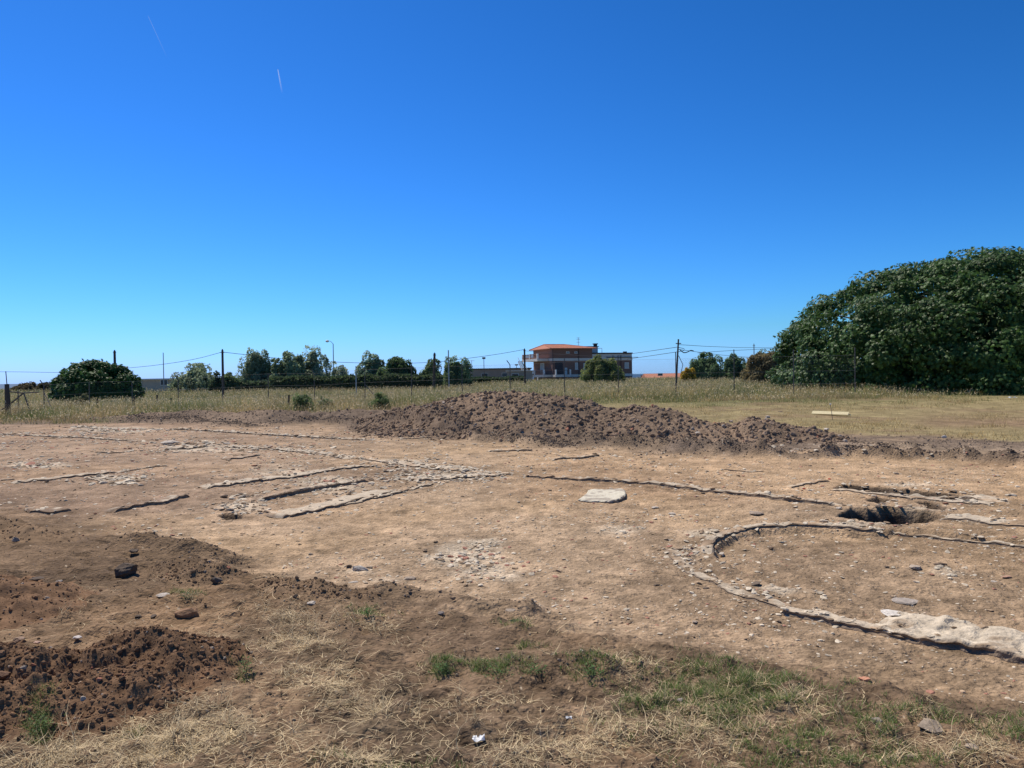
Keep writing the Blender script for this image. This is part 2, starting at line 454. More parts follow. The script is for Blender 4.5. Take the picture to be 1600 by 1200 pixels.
def ground_color(x, y):
    r = np.hypot(x, y)
    u, v = w2p(x, y, 0.0)
    front = np.where(y < 1.0, 1.0, sstep(-22, 30, v - pl(FG, u) + 44 * fbm(x, y, 1.3, 5, 105, None, .6)))
    back = sstep(-5, 5, pl(P2, u) - v + 11 * fbm(x, y, 2.2, 5, 115, None, .6)) * (y > 1)
    grass = sstep(-3, 3, pl(P3, u) - v + 7 * fbm(x, y, 2.6, 4, 125)) * (y > 1)
    c = np.broadcast_to(TAN, (len(x), 3)).copy()
    n1 = fbm(x, y, 3.5, 4, 131)
    c = lerp(c, TAN * np.array((.72, .70, .70)), sstep(-.05, .5, n1))
    c = lerp(c, TAN * np.array((1.12, 1.08, 1.0)), .6 * sstep(.05, .5, fbm(x, y, 2.2, 3, 137)))
    # right half of the floor (inside and around the curved wall) is darker and browner
    c = c * lerp(np.ones(3), np.array((.76, .75, .74)), sstep(780, 870, v + .12 * (u - 1200)) * sstep(820, 1150, u))
    c = c * lerp(np.ones(3), np.array((1.12, 1.08, 1.02)), sstep(690, 715, v) * (1 - sstep(770, 800, v)) * sstep(700, 900, u))
    # pinkish grey trodden floor to the left
    c = c * lerp(np.ones(3), np.array((.93, .92, .97)), (1 - sstep(250, 700, u)) * (1 - sstep(780, 840, v)))
    # rubble dust
    pz = gsum(PALES, u, v)
    pm = sstep(.12, .75, pz * (.45 + .9 * vn(x / .22, y / .22, 141) * (.5 + vn(x / .07, y / .07, 142))))
    c = lerp(c, PALE, .62 * pm)
    # foreground soil
    fs = lerp(np.broadcast_to(SOIL, (len(x), 3)), SOIL * np.array((1.32, 1.26, 1.18)), sstep(-.2, .5, fbm(x, y, 1.2, 4, 151)))
    fs = lerp(fs, SOIL * np.array((.74, .75, .78)), sstep(0, .5, fbm(x, y, .7, 4, 157)))
    c = lerp(c, fs, front)
    sp = lerp(np.broadcast_to(SPOIL, (len(x), 3)), SPOIL * 1.45, sstep(-.3, .5, fbm(x, y, 1.6, 4, 161)))
    c = lerp(c, sp, back)
    for P, h, w in BERMS:
        mk = (np.abs(x - P[:, 0].mean()) < np.ptp(P[:, 0]) / 2 + 2) & (np.abs(y - P[:, 1].mean()) < np.ptp(P[:, 1]) / 2 + 2)
        if not mk.any(): continue
        d, s = seg_dist(x[mk] + .3 * w * fbm(x[mk], y[mk], .5, 3, 165), y[mk], P)
        c[mk] = lerp(c[mk], SPOIL if P[0][1] > 12 else SOIL * .9, np.exp(-(d / (w * 1.15)) ** 2) * (.9 if h > .1 else .6))
    # light trodden track right of the heap
    tr = np.exp(-((v - (697 + .02 * (u - 1300))) / 8) ** 2) * sstep(1230, 1330, u) * (y > 1)
    c = lerp(c, np.array((.31, .235, .165)), .8 * tr)
    c = lerp(c, TAN * .86, .55 * back * sstep(0, .35, fbm(x, y * 2.2, 1.9, 4, 118)))
    # field
    gd = lerp(np.broadcast_to(DRY, (len(x), 3)), GREEN, sstep(30, 40, y + 5 * fbm(x, y, 6, 3, 171)) * .8)
    gd = lerp(gd, SOIL * 1.25, sstep(-.05, .5, fbm(x, y, 1.6, 5, 177, None, .65)) * .6)
    gd = lerp(gd, SOIL * 1.35, np.exp(-((v - 660) / 9) ** 2) * sstep(1380, 1480, u) * .8)
    c = lerp(c, gd, grass)
    # straw litter staining under the grass tufts
    st = np.clip(gsum(STRAWD, u, v), 0, 1) * front
    c = lerp(c, np.array((.34, .27, .17)), .2 * st * sstep(.3, .7, vn(x / .12, y / .12, 181)))
    # insides of pit, trench and holes: shade painted in as dark brown
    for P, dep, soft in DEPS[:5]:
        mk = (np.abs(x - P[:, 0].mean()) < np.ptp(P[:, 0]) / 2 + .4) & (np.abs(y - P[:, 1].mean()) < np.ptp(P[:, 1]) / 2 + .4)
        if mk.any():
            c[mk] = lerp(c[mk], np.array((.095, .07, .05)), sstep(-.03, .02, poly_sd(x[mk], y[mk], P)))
    # fine flecks
    cell = .004 * np.maximum(r, 2)
    k = 1.0 + .40 * grit(x, y, .0020 * np.maximum(r, 2), 191, (.3, .14, .07, .035, .018, .009), False)
    k = k * (1 + .34 * fbm(x, y, .45, 5, 193, None, .75))
    c = c * k[:, None]
    fl = (vn(x / .02, y / .02, 195) > .965) & (vn(x / .5, y / .5, 196) > .35) & (grass < .5) & (y > 1)
    c = np.where((fl & (r < 26))[:, None], lerp(c, PALE, .55 * np.ones(len(x))), c)
    return np.clip(c, .01, .8)

# ------------------------------------------------------------------ ground sheet
def build_ground():
    fine = np.arange(-R(44), R(44), 0.00140)
    rest = np.linspace(R(44), 2 * math.pi - R(44), 110)[:-1]
    th = np.r_[fine, rest]
    rs = [0.02, .4, .8, 1.2, 1.5, 1.8, 2.0, 2.2, 2.35]
    r = 2.45
    while r < 60: rs.append(r); r *= 1.0042
    while r < 160: rs.append(r); r *= 1.012
    while r < 720: rs.append(r); r *= 1.03
    rs = np.array(rs)
    T, RR = np.meshgrid(th, rs)
    X = (RR * np.sin(T)).ravel(); Y = (RR * np.cos(T)).ravel()
    Z = G(X, Y)
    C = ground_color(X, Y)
    nc = len(th); nr = len(rs)
    i = np.arange(nr - 1)[:, None] * nc + np.arange(nc)[None, :]
    j = np.arange(nr - 1)[:, None] * nc + ((np.arange(nc) + 1) % nc)[None, :]
    Q = np.stack([i, j, j + nc, i + nc], -1).reshape(-1, 4)
    V = np.stack([X, Y, Z], -1)
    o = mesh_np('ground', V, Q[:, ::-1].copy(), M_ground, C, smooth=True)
    tag(o, kind='structure')
    return o
build_ground()

# sea: a huge disc below the land
def build_sea():
    rs = np.array([300, 2000, 8000, 25000, 70000.]); th = np.linspace(0, 2 * math.pi, 97)[:-1]
    T, RR = np.meshgrid(th, rs)
    V = np.stack([RR * np.sin(T), RR * np.cos(T), np.full(T.shape, -9.0)], -1).reshape(-1, 3)
    nc = 96; nr = len(rs)
    i = np.arange(nr - 1)[:, None] * nc + np.arange(nc)[None, :]
    j = np.arange(nr - 1)[:, None] * nc + ((np.arange(nc) + 1) % nc)[None, :]
    Q = np.stack([i, j, j + nc, i + nc], -1).reshape(-1, 4)
    tag(mesh_np('sea', V, Q[:, ::-1].copy(), M_sea), kind='structure')
build_sea()

# ------------------------------------------------------------------ rocks
def ico(sub):
    t = (1 + 5 ** .5) / 2
    v = [(-1, t, 0), (1, t, 0), (-1, -t, 0), (1, -t, 0), (0, -1, t), (0, 1, t), (0, -1, -t), (0, 1, -t), (t, 0, -1), (t, 0, 1), (-t, 0, -1), (-t, 0, 1)]
    f = [(0, 11, 5), (0, 5, 1), (0, 1, 7), (0, 7, 10), (0, 10, 11), (1, 5, 9), (5, 11, 4), (11, 10, 2), (10, 7, 6), (7, 1, 8),
         (3, 9, 4), (3, 4, 2), (3, 2, 6), (3, 6, 8), (3, 8, 9), (4, 9, 5), (2, 4, 11), (6, 2, 10), (8, 6, 7), (9, 8, 1)]
    v = [np.array(p) / np.linalg.norm(p) for p in v]
    for _ in range(sub):
        nf = []; cache = {}
        def mid(a, b):
            k = (min(a, b), max(a, b))
            if k not in cache:
                p = v[a] + v[b]; v.append(p / np.linalg.norm(p)); cache[k] = len(v) - 1
            return cache[k]
        for a, b, c in f:
            ab, bc, ca = mid(a, b), mid(b, c), mid(c, a)
            nf += [(a, ab, ca), (b, bc, ab), (c, ca, bc), (ab, bc, ca)]
        f = nf
    return np.array(v), np.array(f)
ICO = [ico(k) for k in range(5)]

def rock_shape(sub, seed, flat=1.0, cut=5):
    g = np.random.default_rng(seed)
    v, f = ICO[sub]; v = v.copy()
    for _ in range(cut + (3 if cut > 3 else 0)):          # planar cuts give broken facets
        n = g.normal(size=3); n /= np.linalg.norm(n); d = g.uniform(.5, .82)
        s = v @ n - d
        v -= np.where(s > 0, s, 0)[:, None] * n
    v += .035 * g.normal(size=v.shape) * (1 if sub < 2 else .35)
    if sub >= 2:
        for q in range(5):
            k = g.normal(size=3) * (2.5 + 1.6 * q)
            v *= (1 + .045 / (1 + .35 * q) * np.sin(v @ k + g.uniform(0, 6)))[:, None]
    v *= np.array((1, g.uniform(.65, 1), flat * g.uniform(.6, .95)))
    return v, f

def rand_rot(n, tilt=1.0):
    """random rotations; tilt<1 keeps the z axis near upright"""
    a = rng.uniform(0, 2 * math.pi, n); ax = rng.normal(size=(n, 3)); ax[:, 2] *= .2
    ax /= np.linalg.norm(ax, axis=1)[:, None]
    th = rng.uniform(-math.pi, math.pi, n) * tilt
    K = np.zeros((n, 3, 3)); K[:, 0, 1] = -ax[:, 2]; K[:, 0, 2] = ax[:, 1]; K[:, 1, 0] = ax[:, 2]; K[:, 1, 2] = -ax[:, 0]; K[:, 2, 0] = -ax[:, 1]; K[:, 2, 1] = ax[:, 0]
    Rm = np.eye(3) + np.sin(th)[:, None, None] * K + (1 - np.cos(th))[:, None, None] * (K @ K)
    Z = np.zeros((n, 3, 3)); Z[:, 0, 0] = np.cos(a); Z[:, 0, 1] = -np.sin(a); Z[:, 1, 0] = np.sin(a); Z[:, 1, 1] = np.cos(a); Z[:, 2, 2] = 1
    return Rm @ Z

def bake(shapes, P, S, Rm, C):
    """bake many small shapes into arrays"""
    n = len(P); vi = rng.integers(0, len(shapes), n)
    Vs = []; Fs = []; Cs = []; off = 0
    for k, (v, f) in enumerate(shapes):
        idx = np.where(vi == k)[0]
        if not len(idx): continue
        w = np.einsum('nij,vj->nvi', Rm[idx] * S[idx][:, None, None], v) + P[idx][:, None, :]
        Vs.append(w.reshape(-1, 3)); m_ = len(v)
        Fs.append((f[None] + (np.arange(len(idx)) * m_)[:, None, None] + off).reshape(-1, f.shape[1]))
        Cs.append(np.repeat(C[idx], m_, 0)); off += len(idx) * m_
    return np.concatenate(Vs), np.concatenate(Fs), np.concatenate(Cs)

CLODS = [rock_shape(1, 100 + k, 1.0, 4) for k in range(10)]
CLODS0 = [rock_shape(0, 200 + k, 1.0) for k in range(8)]
FLATS = [rock_shape(1, 300 + k, .38) for k in range(8)]

# ------------------------------------------------------------------ heaps
def heap_field(crest, slope, noise, seed, soft=.06):
    C = np.array(crest)   # x,y,h
    Q = []
    for a, b in zip(C[:-1], C[1:]):
        n = max(2, int(np.hypot(*(b - a)[:2]) / .12))
        for t in np.linspace(0, 1, n, endpoint=False): Q.append(a + (b - a) * t)
    Q.append(C[-1]); Q = np.array(Q)
    def f(x, y):
        x = np.asarray(x, float); y = np.asarray(y, float)
        wl = noise * 6
        wx = x + .45 * wl * fbm(x, y, wl, 3, seed); wy = y + .45 * wl * fbm(x, y, wl, 3, seed + 9)
        h = np.full(x.shape, -9.0)
        for q in Q:
            h = np.maximum(h, q[2] - slope * np.hypot(wx - q[0], wy - q[1]))
        h = h + noise * .35 * fbm(x, y, noise * 9, 3, seed + 20) + noise * .52 * fbm(x, y, noise * 2.4, 5, seed + 30, None, .68)
        hp = soft * np.log1p(np.exp(np.clip(h / soft, -30, 30)))        # soft toe
        return np.where(h > -.25, hp, 0) - soft * .25
    return f, Q

HEAPS = []
def build_heap(name, crest, slope, noise, seed, res, color, label, clod_n, clod_size, margin=.3, soft=.06, pale=.05, var=1.45, sub=1):
    f, Q = heap_field(crest, slope, noise, seed, soft)
    hm = max(q[2] for q in Q); mg = hm / slope + margin
    x0, y0 = Q[:, 0].min() - mg, Q[:, 1].min() - mg; x1, y1 = Q[:, 0].max() + mg, Q[:, 1].max() + mg
    xs = np.arange(x0, x1, res); ys = np.arange(y0, y1, res * 1.3)
    X, Y = np.meshgrid(xs, ys); X = X.ravel(); Y = Y.ravel()
    h = f(X, Y); Z = G(X, Y) + h
    nc = len(xs); nr = len(ys)
    i = (np.arange(nr - 1)[:, None] * nc + np.arange(nc - 1)[None, :])
    Qd = np.stack([i, i + 1, i + 1 + nc, i + nc], -1).reshape(-1, 4)
    keep = (h[Qd] > -.004).any(1); Qd = Qd[keep]
    used = np.unique(Qd); mp = np.full(len(X), -1); mp[used] = np.arange(len(used)); Qd = mp[Qd]
    X, Y, Z, h = X[used], Y[used], Z[used], h[used]
    c = lerp(np.broadcast_to(color, (len(X), 3)), color * np.array((var, var * .98, var * .95)), sstep(-.3, .5, fbm(X, Y, noise * 14, 4, seed + 40)))
    c = c * (.75 + .5 * vn(X / (noise * .5), Y / (noise * .5), seed + 50))[:, None]
    cx, cy = Q[:, 0].mean(), Q[:, 1].mean(); cz = float(G(np.array([cx]), np.array([cy]))[0])
    o = mesh_np(name, np.stack([X - cx, Y - cy, Z - cz], -1), Qd, M_clod, c, smooth=True)
    o.location = (cx, cy, cz)
    tag(o, label, 'soil heap')
    # clods
    P = []
    while len(P) < clod_n:
        a = rng.uniform([x0, y0], [x1, y1], (clod_n * 2, 2))
        hh = f(a[:, 0], a[:, 1])
        ok = (hh > .01) | ((hh > -soft * .25 + .004) & (rng.random(len(a)) < .25))
        P += list(a[ok])
    P = np.array(P[:clod_n]); S = clod_size[0] * (clod_size[1] / clod_size[0]) ** (rng.random(clod_n) ** 4.6)
    z = G(P[:, 0], P[:, 1]) + np.maximum(f(P[:, 0], P[:, 1]), 0) + S * .02
    cc = color * rng.uniform(.9, 1.75, (clod_n, 1)) * np.array((1, .98, .96))
    pk = rng.random(clod_n) < pale; cc[pk] = np.array((.42, .35, .28)) * rng.uniform(.7, 1.15, (pk.sum(), 1))
    tk = rng.random(clod_n) < pale * .3; cc[tk] = np.array((.36, .17, .11))
    V, Fc, Cc = bake(CLODS if sub else CLODS0, np.stack([P[:, 0], P[:, 1], z], -1), S, rand_rot(clod_n), cc)
    k = mesh_np('clods', V - np.array((cx, cy, cz)), Fc, M_clod, Cc, parent=o)
    k['kind'] = 'stuff'
    HEAPS.append(f)
    return o

def crest_pts(L):
    """u, v of crest in the photo and its distance -> x,y,height over ground"""
    out = []
    for u, v, d in L:
        p = at(u, v, d); g = float(G(np.array([p[0]]), np.array([p[1]]))[0])
        out.append((p[0], p[1], max(p[2] - g, .02)))
    return out

big = crest_pts([(585, 652, 27.5), (630, 642, 26.5), (668, 631, 25.8), (700, 622, 25.0), (735, 614, 24.4), (775, 612, 24.0), (815, 613, 23.6), (860, 617, 23.0),
                 (905, 624, 22.6), (935, 636, 22.0), (965, 640, 21.6), (1000, 632, 21.4), (1030, 636, 21.0), (1075, 652, 20.4), (1110, 660, 20.1),
                 (1150, 663, 20.0), (1185, 652, 19.9), (1215, 655, 19.7), (1255, 668, 19.4), (1290, 682, 19.0)])
build_heap('dirt_heap', big, .40, .16, 500, .032, np.array((.195, .142, .100)),
           'long heap of dark brown excavated soil stretching across the middle of the site', 34000, (.007, .10), soft=.07, pale=.04)
fr = [(-2.75, 4.55, .20), (-2.45, 4.42, .26), (-2.1, 4.3, .24), (-1.86, 4.45, .24), (-1.72, 4.35, .2)]
def cp(L, z=0.10):
    out = []
    for u, v, h in L:
        p = px(u, v, z + h); out.append((p[0], p[1], h))
    return out
build_heap('dirt_heap', cp([(-260, 985, .26), (-120, 985, .24), (0, 1000, .22), (80, 1010, .18), (160, 1014, .16), (220, 990, .18), (265, 984, .20), (285, 1010, .14),
                        (290, 1044, .08), (220, 1050, .13), (120, 1056, .15), (0, 1060, .17), (-150, 1060, .18), (-260, 1060, .18), (-200, 1092, .10), (0, 1094, .09), (100, 1088, .07), (180, 1080, .06)]),
           .55, .06, 600, .009, RED, 'dark reddish brown heap of crumbly clods in the near left foreground', 24000, (.0025, .022), margin=.1, soft=.025, pale=.02)
build_heap('dirt_heap', cp([(-300, 872, .34), (-150, 876, .30), (-20, 890, .24), (40, 912, .14), (60, 935, .08), (0, 930, .14), (-200, 925, .18)]),
           .45, .06, 640, .014, RED * 1.2, 'low brown soil mound cut by the left edge behind the reddish heap', 4500, (.003, .02), margin=.1, soft=.03)
build_heap('dirt_heap', [(*px(u, 660, 0.0), h) for u, h in ((130, .14), (190, .28), (240, .36), (300, .46), (350, .36), (400, .44), (450, .46), (500, .33), (545, .45), (590, .42), (640, .3))],
           .40, .13, 560, .05, SPOIL * 1.05, 'long low bank of dark soil along the grass at the back left', 7000, (.008, .06), margin=.3, soft=.06, pale=.03)
build_heap('dirt_heap', cp([(-300, 798, .28), (-120, 800, .22), (-10, 806, .15), (45, 822, .09), (92, 834, .04)]),
           .40, .07, 660, .02, SOIL * 1.0, 'low dark soil mound at the left edge beside the excavated floor', 2600, (.004, .026), margin=.15, soft=.04)
build_heap('dirt_heap', cp([(262, 876, .06), (300, 871, .12), (335, 878, .11), (368, 890, .05)]),
           .5, .045, 680, .012, SOIL * .9, 'small dark pile of clods behind the dark boulder', 1500, (.004, .022), margin=.1, soft=.03)
build_heap('dirt_heap', cp([(430, 905, .04), (465, 903, .08), (500, 905, .10), (545, 922, .04)]),
           .5, .045, 690, .012, SOIL * .9, 'small dark clod pile with straw at its left end, beside the floor', 1500, (.004, .022), margin=.1, soft=.03)

def surf(x, y):
    x = np.atleast_1d(np.asarray(x, float)); y = np.atleast_1d(np.asarray(y, float))
    g = G(x, y)
    for f in HEAPS: g = g + np.maximum(f(x, y), 0)
    return g
def hits(u, v): return hit(u, v, surf)
def off_heap(P):
    h = np.zeros(len(P))
    for f in HEAPS: h = np.maximum(h, f(P[:, 0], P[:, 1]))
    return h < .012

# ------------------------------------------------------------------ loose clods on the berms, pebbles on the floor
def stuff_rocks(name, P, S, C, shapes, label, mt, cat='stones'):
    z = surf(P[:, 0], P[:, 1]) + S * .12
    V, Fc, Cc = bake(shapes, np.stack([P[:, 0], P[:, 1], z], -1), S, rand_rot(len(P), .12 if shapes is FLATS else 1.0), C)
    o = mesh_np(name, V, Fc, mt, Cc); tag(o, label, cat, kind='stuff'); return o

Pb = []; Sb = []
for P, h, w in BERMS:
    L = np.hypot(*np.diff(P, axis=0).T).sum(); n = int(L * w * 4 * (420 if P[:, 1].mean() > 12 else 300))
    k = rng.integers(0, len(P) - 1, n); t = rng.random((n, 1))
    q = P[k] * (1 - t) + P[k + 1] * t + rng.normal(size=(n, 2)) * w * .55
    Pb.append(q); Sb.append((.008 if P[:, 1].mean() > 12 else .004) * 5 ** (rng.random(n) ** 3.5))
Pb = np.concatenate(Pb); Sb = np.concatenate(Sb)
stuff_rocks('soil_clods', Pb, Sb, SPOIL * rng.uniform(.7, 1.6, (len(Pb), 1)), CLODS0, 'dark soil clods strewn along the low ridges around the floor', M_clod, 'soil clods')

def sample_px(n, u0, u1, v0, v1, dens=None, z=0.0, pw=1.0):
    """uniform samples over the world footprint of a photo-sized region of ground"""
    A = px(u0, v1, z); out = []
    ya, yb = px(800, v1, z)[1], px(800, v0, z)[1]
    got = 0
    while got < n:
        y = ya + (yb - ya) * rng.random(n * 3) ** pw
        x = y * ((u0 - 800) / F + (u1 - u0) / F * rng.random(n * 3))
        if dens is not None:
            u, v = w2p(x, y, z)
            ok = rng.random(len(x)) < dens(x, y, u, v)
            x, y = x[ok], y[ok]
        out.append(np.stack([x, y], -1)); got += len(x)
    return np.concatenate(out)[:n]

def d_floor(x, y, u, v):
    inside = sstep(0, 12, pl(FG, u) - v) * sstep(0, 3, v - pl(P2, u))
    pz = np.clip(gsum(PALES, u, v), 0, 1)
    return inside * (.10 + .22 * sstep(.45, .8, vn(x / .9, y / .9, 801)) + .9 * pz * sstep(.35, .7, vn(x / .35, y / .35, 803)))
n = 15000
Pf = sample_px(n, -250, 1850, 662, 1120, d_floor, pw=1.35)
rr = np.hypot(Pf[:, 0], Pf[:, 1])
Sf = (.0035 + .0007 * rr) * (1 + 1.0 * np.clip(gsum(PALES, *w2p(Pf[:, 0], Pf[:, 1])), 0, 1)) * (3.6 ** (rng.random(n) ** 3.2))
kf = rng.random((n, 1))
Cf = np.where(kf < .62, PALE * rng.uniform(.7, 1.2, (n, 1)), np.where(kf < .9, TAN * rng.uniform(.6, 1.3, (n, 1)), np.array((.40, .2, .14))))
stuff_rocks('rubble_chips', Pf, Sf, Cf, FLATS, 'pale stone chips and rubble scattered over the tan floor', M_stone)
RUBD = [(380, 792, 34, 10, 1), (350, 803, 30, 6, .8), (400, 775, 40, 6, .7), (520, 766, 50, 7, .9), (590, 750, 40, 6, .8), (640, 742, 60, 7, 1), (715, 747, 50, 5, 1), (200, 751, 30, 5, 1),
        (640, 728, 60, 4, .7), (1070, 862, 22, 14, .8), (1105, 832, 20, 6, .7), (1240, 921, 34, 6, .9), (1465, 884, 34, 5, .8), (1320, 820, 70, 4, .9), (1530, 778, 34, 4, .9),
        (1130, 915, 70, 10, .5), (160, 670, 40, 3, .8), (300, 693, 40, 3, .6), (440, 700, 60, 4, .6), (1400, 790, 60, 5, .7), (730, 870, 50, 16, .35), (1540, 905, 40, 6, .6), (1290, 700, 60, 4, .3)]
n = 16000
Pk_ = sample_px(n, -200, 1850, 640, 740, lambda x, y, u, v: sstep(-14, 2, pl(P2, u) - v) * sstep(-3, 3, v - pl(P3, u)) * (.15 + .85 * sstep(.4, .7, vn(x / .8, y / .8, 861))))
stuff_rocks('spoil_crumbs', Pk_, .008 * 5.5 ** (rng.random(n) ** 3.5), np.where(rng.random((n, 1)) < .8, SPOIL * rng.uniform(.8, 1.8, (n, 1)), TAN * rng.uniform(.6, 1.3, (n, 1))),
            CLODS0, 'dark crumbs and small stones spread around the foot of the long heap', M_clod, 'soil clods')
n = 800
Pr_ = sample_px(n, -50, 1700, 662, 960, lambda x, y, u, v: np.clip(gsum(RUBD, u, v), 0, 1))
dr_ = np.hypot(Pr_[:, 0], Pr_[:, 1])
kr_ = rng.random((n, 1))
stuff_rocks('wall_rubble', Pr_, (.010 + .0016 * dr_) * (2.6 ** (rng.random(n) ** 2)), np.where(kr_ < .6, PALE * rng.uniform(.65, 1.05, (n, 1)), np.where(kr_ < .85, TAN * rng.uniform(.5, 1.1, (n, 1)), SPOIL)),
            FLATS, 'pale rubble from the ruined walls lying in patches between the footings', M_stone, 'rubble')
n = 5200
Pg = sample_px(n, -200, 1800, 850, 1260, lambda x, y, u, v: sstep(-15, 10, v - pl(FG, u)) * (.25 + .75 * sstep(.4, .75, vn(x / .5, y / .5, 811))), .1)
Sg = .0025 * (5.0 ** (rng.random(n) ** 3.4))
Cg = np.where(rng.random((n, 1)) < .85, SOIL * rng.uniform(.6, 1.5, (n, 1)), PALE * np.array((1,.92,.82)) * rng.uniform(.5, .8, (n, 1)))
stuff_rocks('soil_crumbs', Pg, Sg, Cg, CLODS, 'small crumbs of soil and grit on the foreground bank', M_clod, 'soil clods')

# ------------------------------------------------------------------ low wall footings
def resample(P, ds):
    P = np.asarray(P, float)
    # smooth a polyline with Catmull-Rom
    Q = [P[0]]
    for i in range(len(P) - 1):
        p0 = P[max(i - 1, 0)]; p1 = P[i]; p2 = P[i + 1]; p3 = P[min(i + 2, len(P) - 1)]
        n = max(2, int(np.hypot(*(p2 - p1)) / ds))
        for k in range(1, n + 1):
            t = k / n
            Q.append(.5 * ((2 * p1) + (-p0 + p2) * t + (2 * p0 - 5 * p1 + 4 * p2 - p3) * t * t + (-p0 + 3 * p1 - 3 * p2 + p3) * t ** 3))
    return np.array(Q)

WALLN = 0
def wall(L, w, h, label, pale=.45, rub=1.0, slope_back=.35, name='wall_footing', smooth_ends=.04, cont=.08):
    """low mortared footing: shaded face toward the viewer's side, worn top, back running into the floor"""
    global WALLN; WALLN += 1; sd_ = 1000 + WALLN * 37
    L = sorted(L, key=lambda p: p[0]) if L[0][0] < L[-1][0] else L
    zm = float(np.mean([hit(u, v)[2] for u, v in L])); base = np.array([px(u, v, zm) for u, v in L])
    dm = np.hypot(*base.mean(0)); ds = max(.012, dm * .0022)
    P = resample(base, ds); n = len(P)
    T = np.gradient(P, axis=0); T /= np.linalg.norm(T, axis=1)[:, None] + 1e-9
    Nn = np.stack([-T[:, 1], T[:, 0]], -1)
    if (Nn * P).sum(1).mean() < 0: Nn = -Nn
    s = np.r_[0, np.cumsum(np.hypot(*np.diff(P, axis=0).T))]; Lt = s[-1]
    z0 = np.zeros(n); h = h * (.42 if w > .11 else .48)
    off = .022 * fbm(s, z0 + sd_, .5, 3, sd_) + .022 * fbm(s, z0, .09, 3, sd_ + 1)
    e = (.55 if pale > .9 else 0) + (.45 if pale > .9 else 1) * sstep(0, smooth_ends, s / Lt) * sstep(0, smooth_ends, 1 - s / Lt)
    brk = sstep(cont - .12, cont + .12, vn(s / .55, z0, sd_ + 2))       # places where the edge is worn away
    hh = h * (.82 + .36 * vn(s / .45, z0 + 3, sd_ + 3)) * (.4 + .6 * brk) * (.1 + .9 * e) + h * .25 * (vn(s / .06, z0, sd_ + 5) - .5)
    hh = np.maximum(hh, .004)
    prof = [(-.02, -.06, 0), (-.012, .12, 0), (.002, .45, 0), (-.004, .82, 0), (.02, 1.0, 1)]
    for t in np.linspace(.12, 1.0, int(np.clip(w / (ds * 1.6), 6, 34))): prof.append((w * t, 1.0, 1))
    for t in np.linspace(.25, 1.0, 4): prof.append((w + slope_back * t, None, t))
    V = []; C = []
    gb = None
    for j, (a, b, c) in enumerate(prof):
        jj = np.full(n, j * 1.7)
        ed = off + min(.02, h * .35) * fbm(s, jj * .4, .07, 3, sd_ + 7, None, .7)
        q = P + Nn * (a + ed)[:, None]
        g = G(q[:, 0], q[:, 1])
        if j == 0: g0 = G(P[:, 0], P[:, 1])
        if b is None:
            z = g + hh * (1 - c) * .8 - .02 * c - .006
            top = (g0 + hh * .9); z = np.where(c < .5, np.maximum(z, g - .0), z)
        elif b < 0: z = g - .05
        else:
            z = np.minimum(g, g0) + hh * b if j < 4 else .5 * (g + g0) + hh * b
        if j >= 4 and b is not None:
            z = z + h * .30 * fbm(q[:, 0], q[:, 1], .16, 4, sd_ + 8, None, .7) - h * .3 * sstep(.62, .75, vn(q[:, 0] / .13, q[:, 1] / .13, sd_ + 9))
        V.append(np.stack([q[:, 0], q[:, 1], z], -1))
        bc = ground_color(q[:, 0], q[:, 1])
        if j >= 4 and b is not None:
            m_ = sstep(.66 - .5 * pale, .84 - .5 * pale, vn(q[:, 0] / .11, q[:, 1] / .11, sd_ + 11) * .6 + .5 * vn(q[:, 0] / .4, q[:, 1] / .4, sd_ + 12))
            cc = lerp(bc, PALE * (1.08 if pale > .9 else 1.0) * (.75 + .35 * vn(q[:, 0] / .05, q[:, 1] / .05, sd_ + 14))[:, None], m_ * (.85 if pale > .9 else .7))
            if pale > .9: cc = lerp(cc, TAN * .75, .75 * sstep(.12, .4, fbm(q[:, 0], q[:, 1] * 1.6, .35, 5, sd_ + 15, None, .7)))
        elif j < 4:
            m_ = sstep(.45, .8, vn(s / .05, jj * .6, sd_ + 13))
            cc = lerp(np.broadcast_to(SPOIL * 1.1, (n, 3)), TAN * .85, m_ * .7)
        else: cc = bc
        C.append(cc)
    m_ = len(prof); V = np.stack(V, 1).reshape(-1, 3); C = np.stack(C, 1).reshape(-1, 3)
    i = (np.arange(n - 1)[:, None] * m_ + np.arange(m_ - 1)[None, :])
    Q = np.stack([i, i + 1, i + 1 + m_, i + m_], -1).reshape(-1, 4)
    # stones on and along it
    ns = int(Lt * rub * 16 * (1 + w)); Fa = [Q]
    if ns:
        k = rng.integers(0, n, ns); aa = rng.uniform(-.03, w + .12, ns)
        on = rng.random(ns) < .15; aa[on] = rng.uniform(-.35, .0, on.sum())
        q = P[k] + Nn[k] * aa[:, None]
        S = (.010 + .0012 * dm) * 3.2 ** (rng.random(ns) ** 1.8) * (.55 + .45 * min(1, w / .4))
        z = G(q[:, 0], q[:, 1]) + np.where((aa > 0) & (aa < w), hh[k] * .95, np.where(aa >= w, hh[k] * .4, 0)) + S * .08
        cs = np.where(rng.random((ns, 1)) < .7, PALE * rng.uniform(.75, 1.2, (ns, 1)), TAN * rng.uniform(.6, 1.2, (ns, 1)))
        V2, F2, C2 = bake(FLATS, np.stack([q[:, 0], q[:, 1], z], -1), S, rand_rot(ns, .12), cs)
        Fa.append(F2 + len(V)); V = np.concatenate([V, V2]); C = np.concatenate([C, C2])
    c0 = np.array([P[:, 0].mean(), P[:, 1].mean(), G(np.array([P[:, 0].mean()]), np.array([P[:, 1].mean()]))[0]])
    if Nn[n // 2] @ np.array([T[n // 2][1], -T[n // 2][0]]) > 0: Fa[0] = Fa[0][:, ::-1].copy()
    o = mesh_np(name, V - c0, Fa, M_plaster if pale > .9 else M_stone, C); o.location = c0
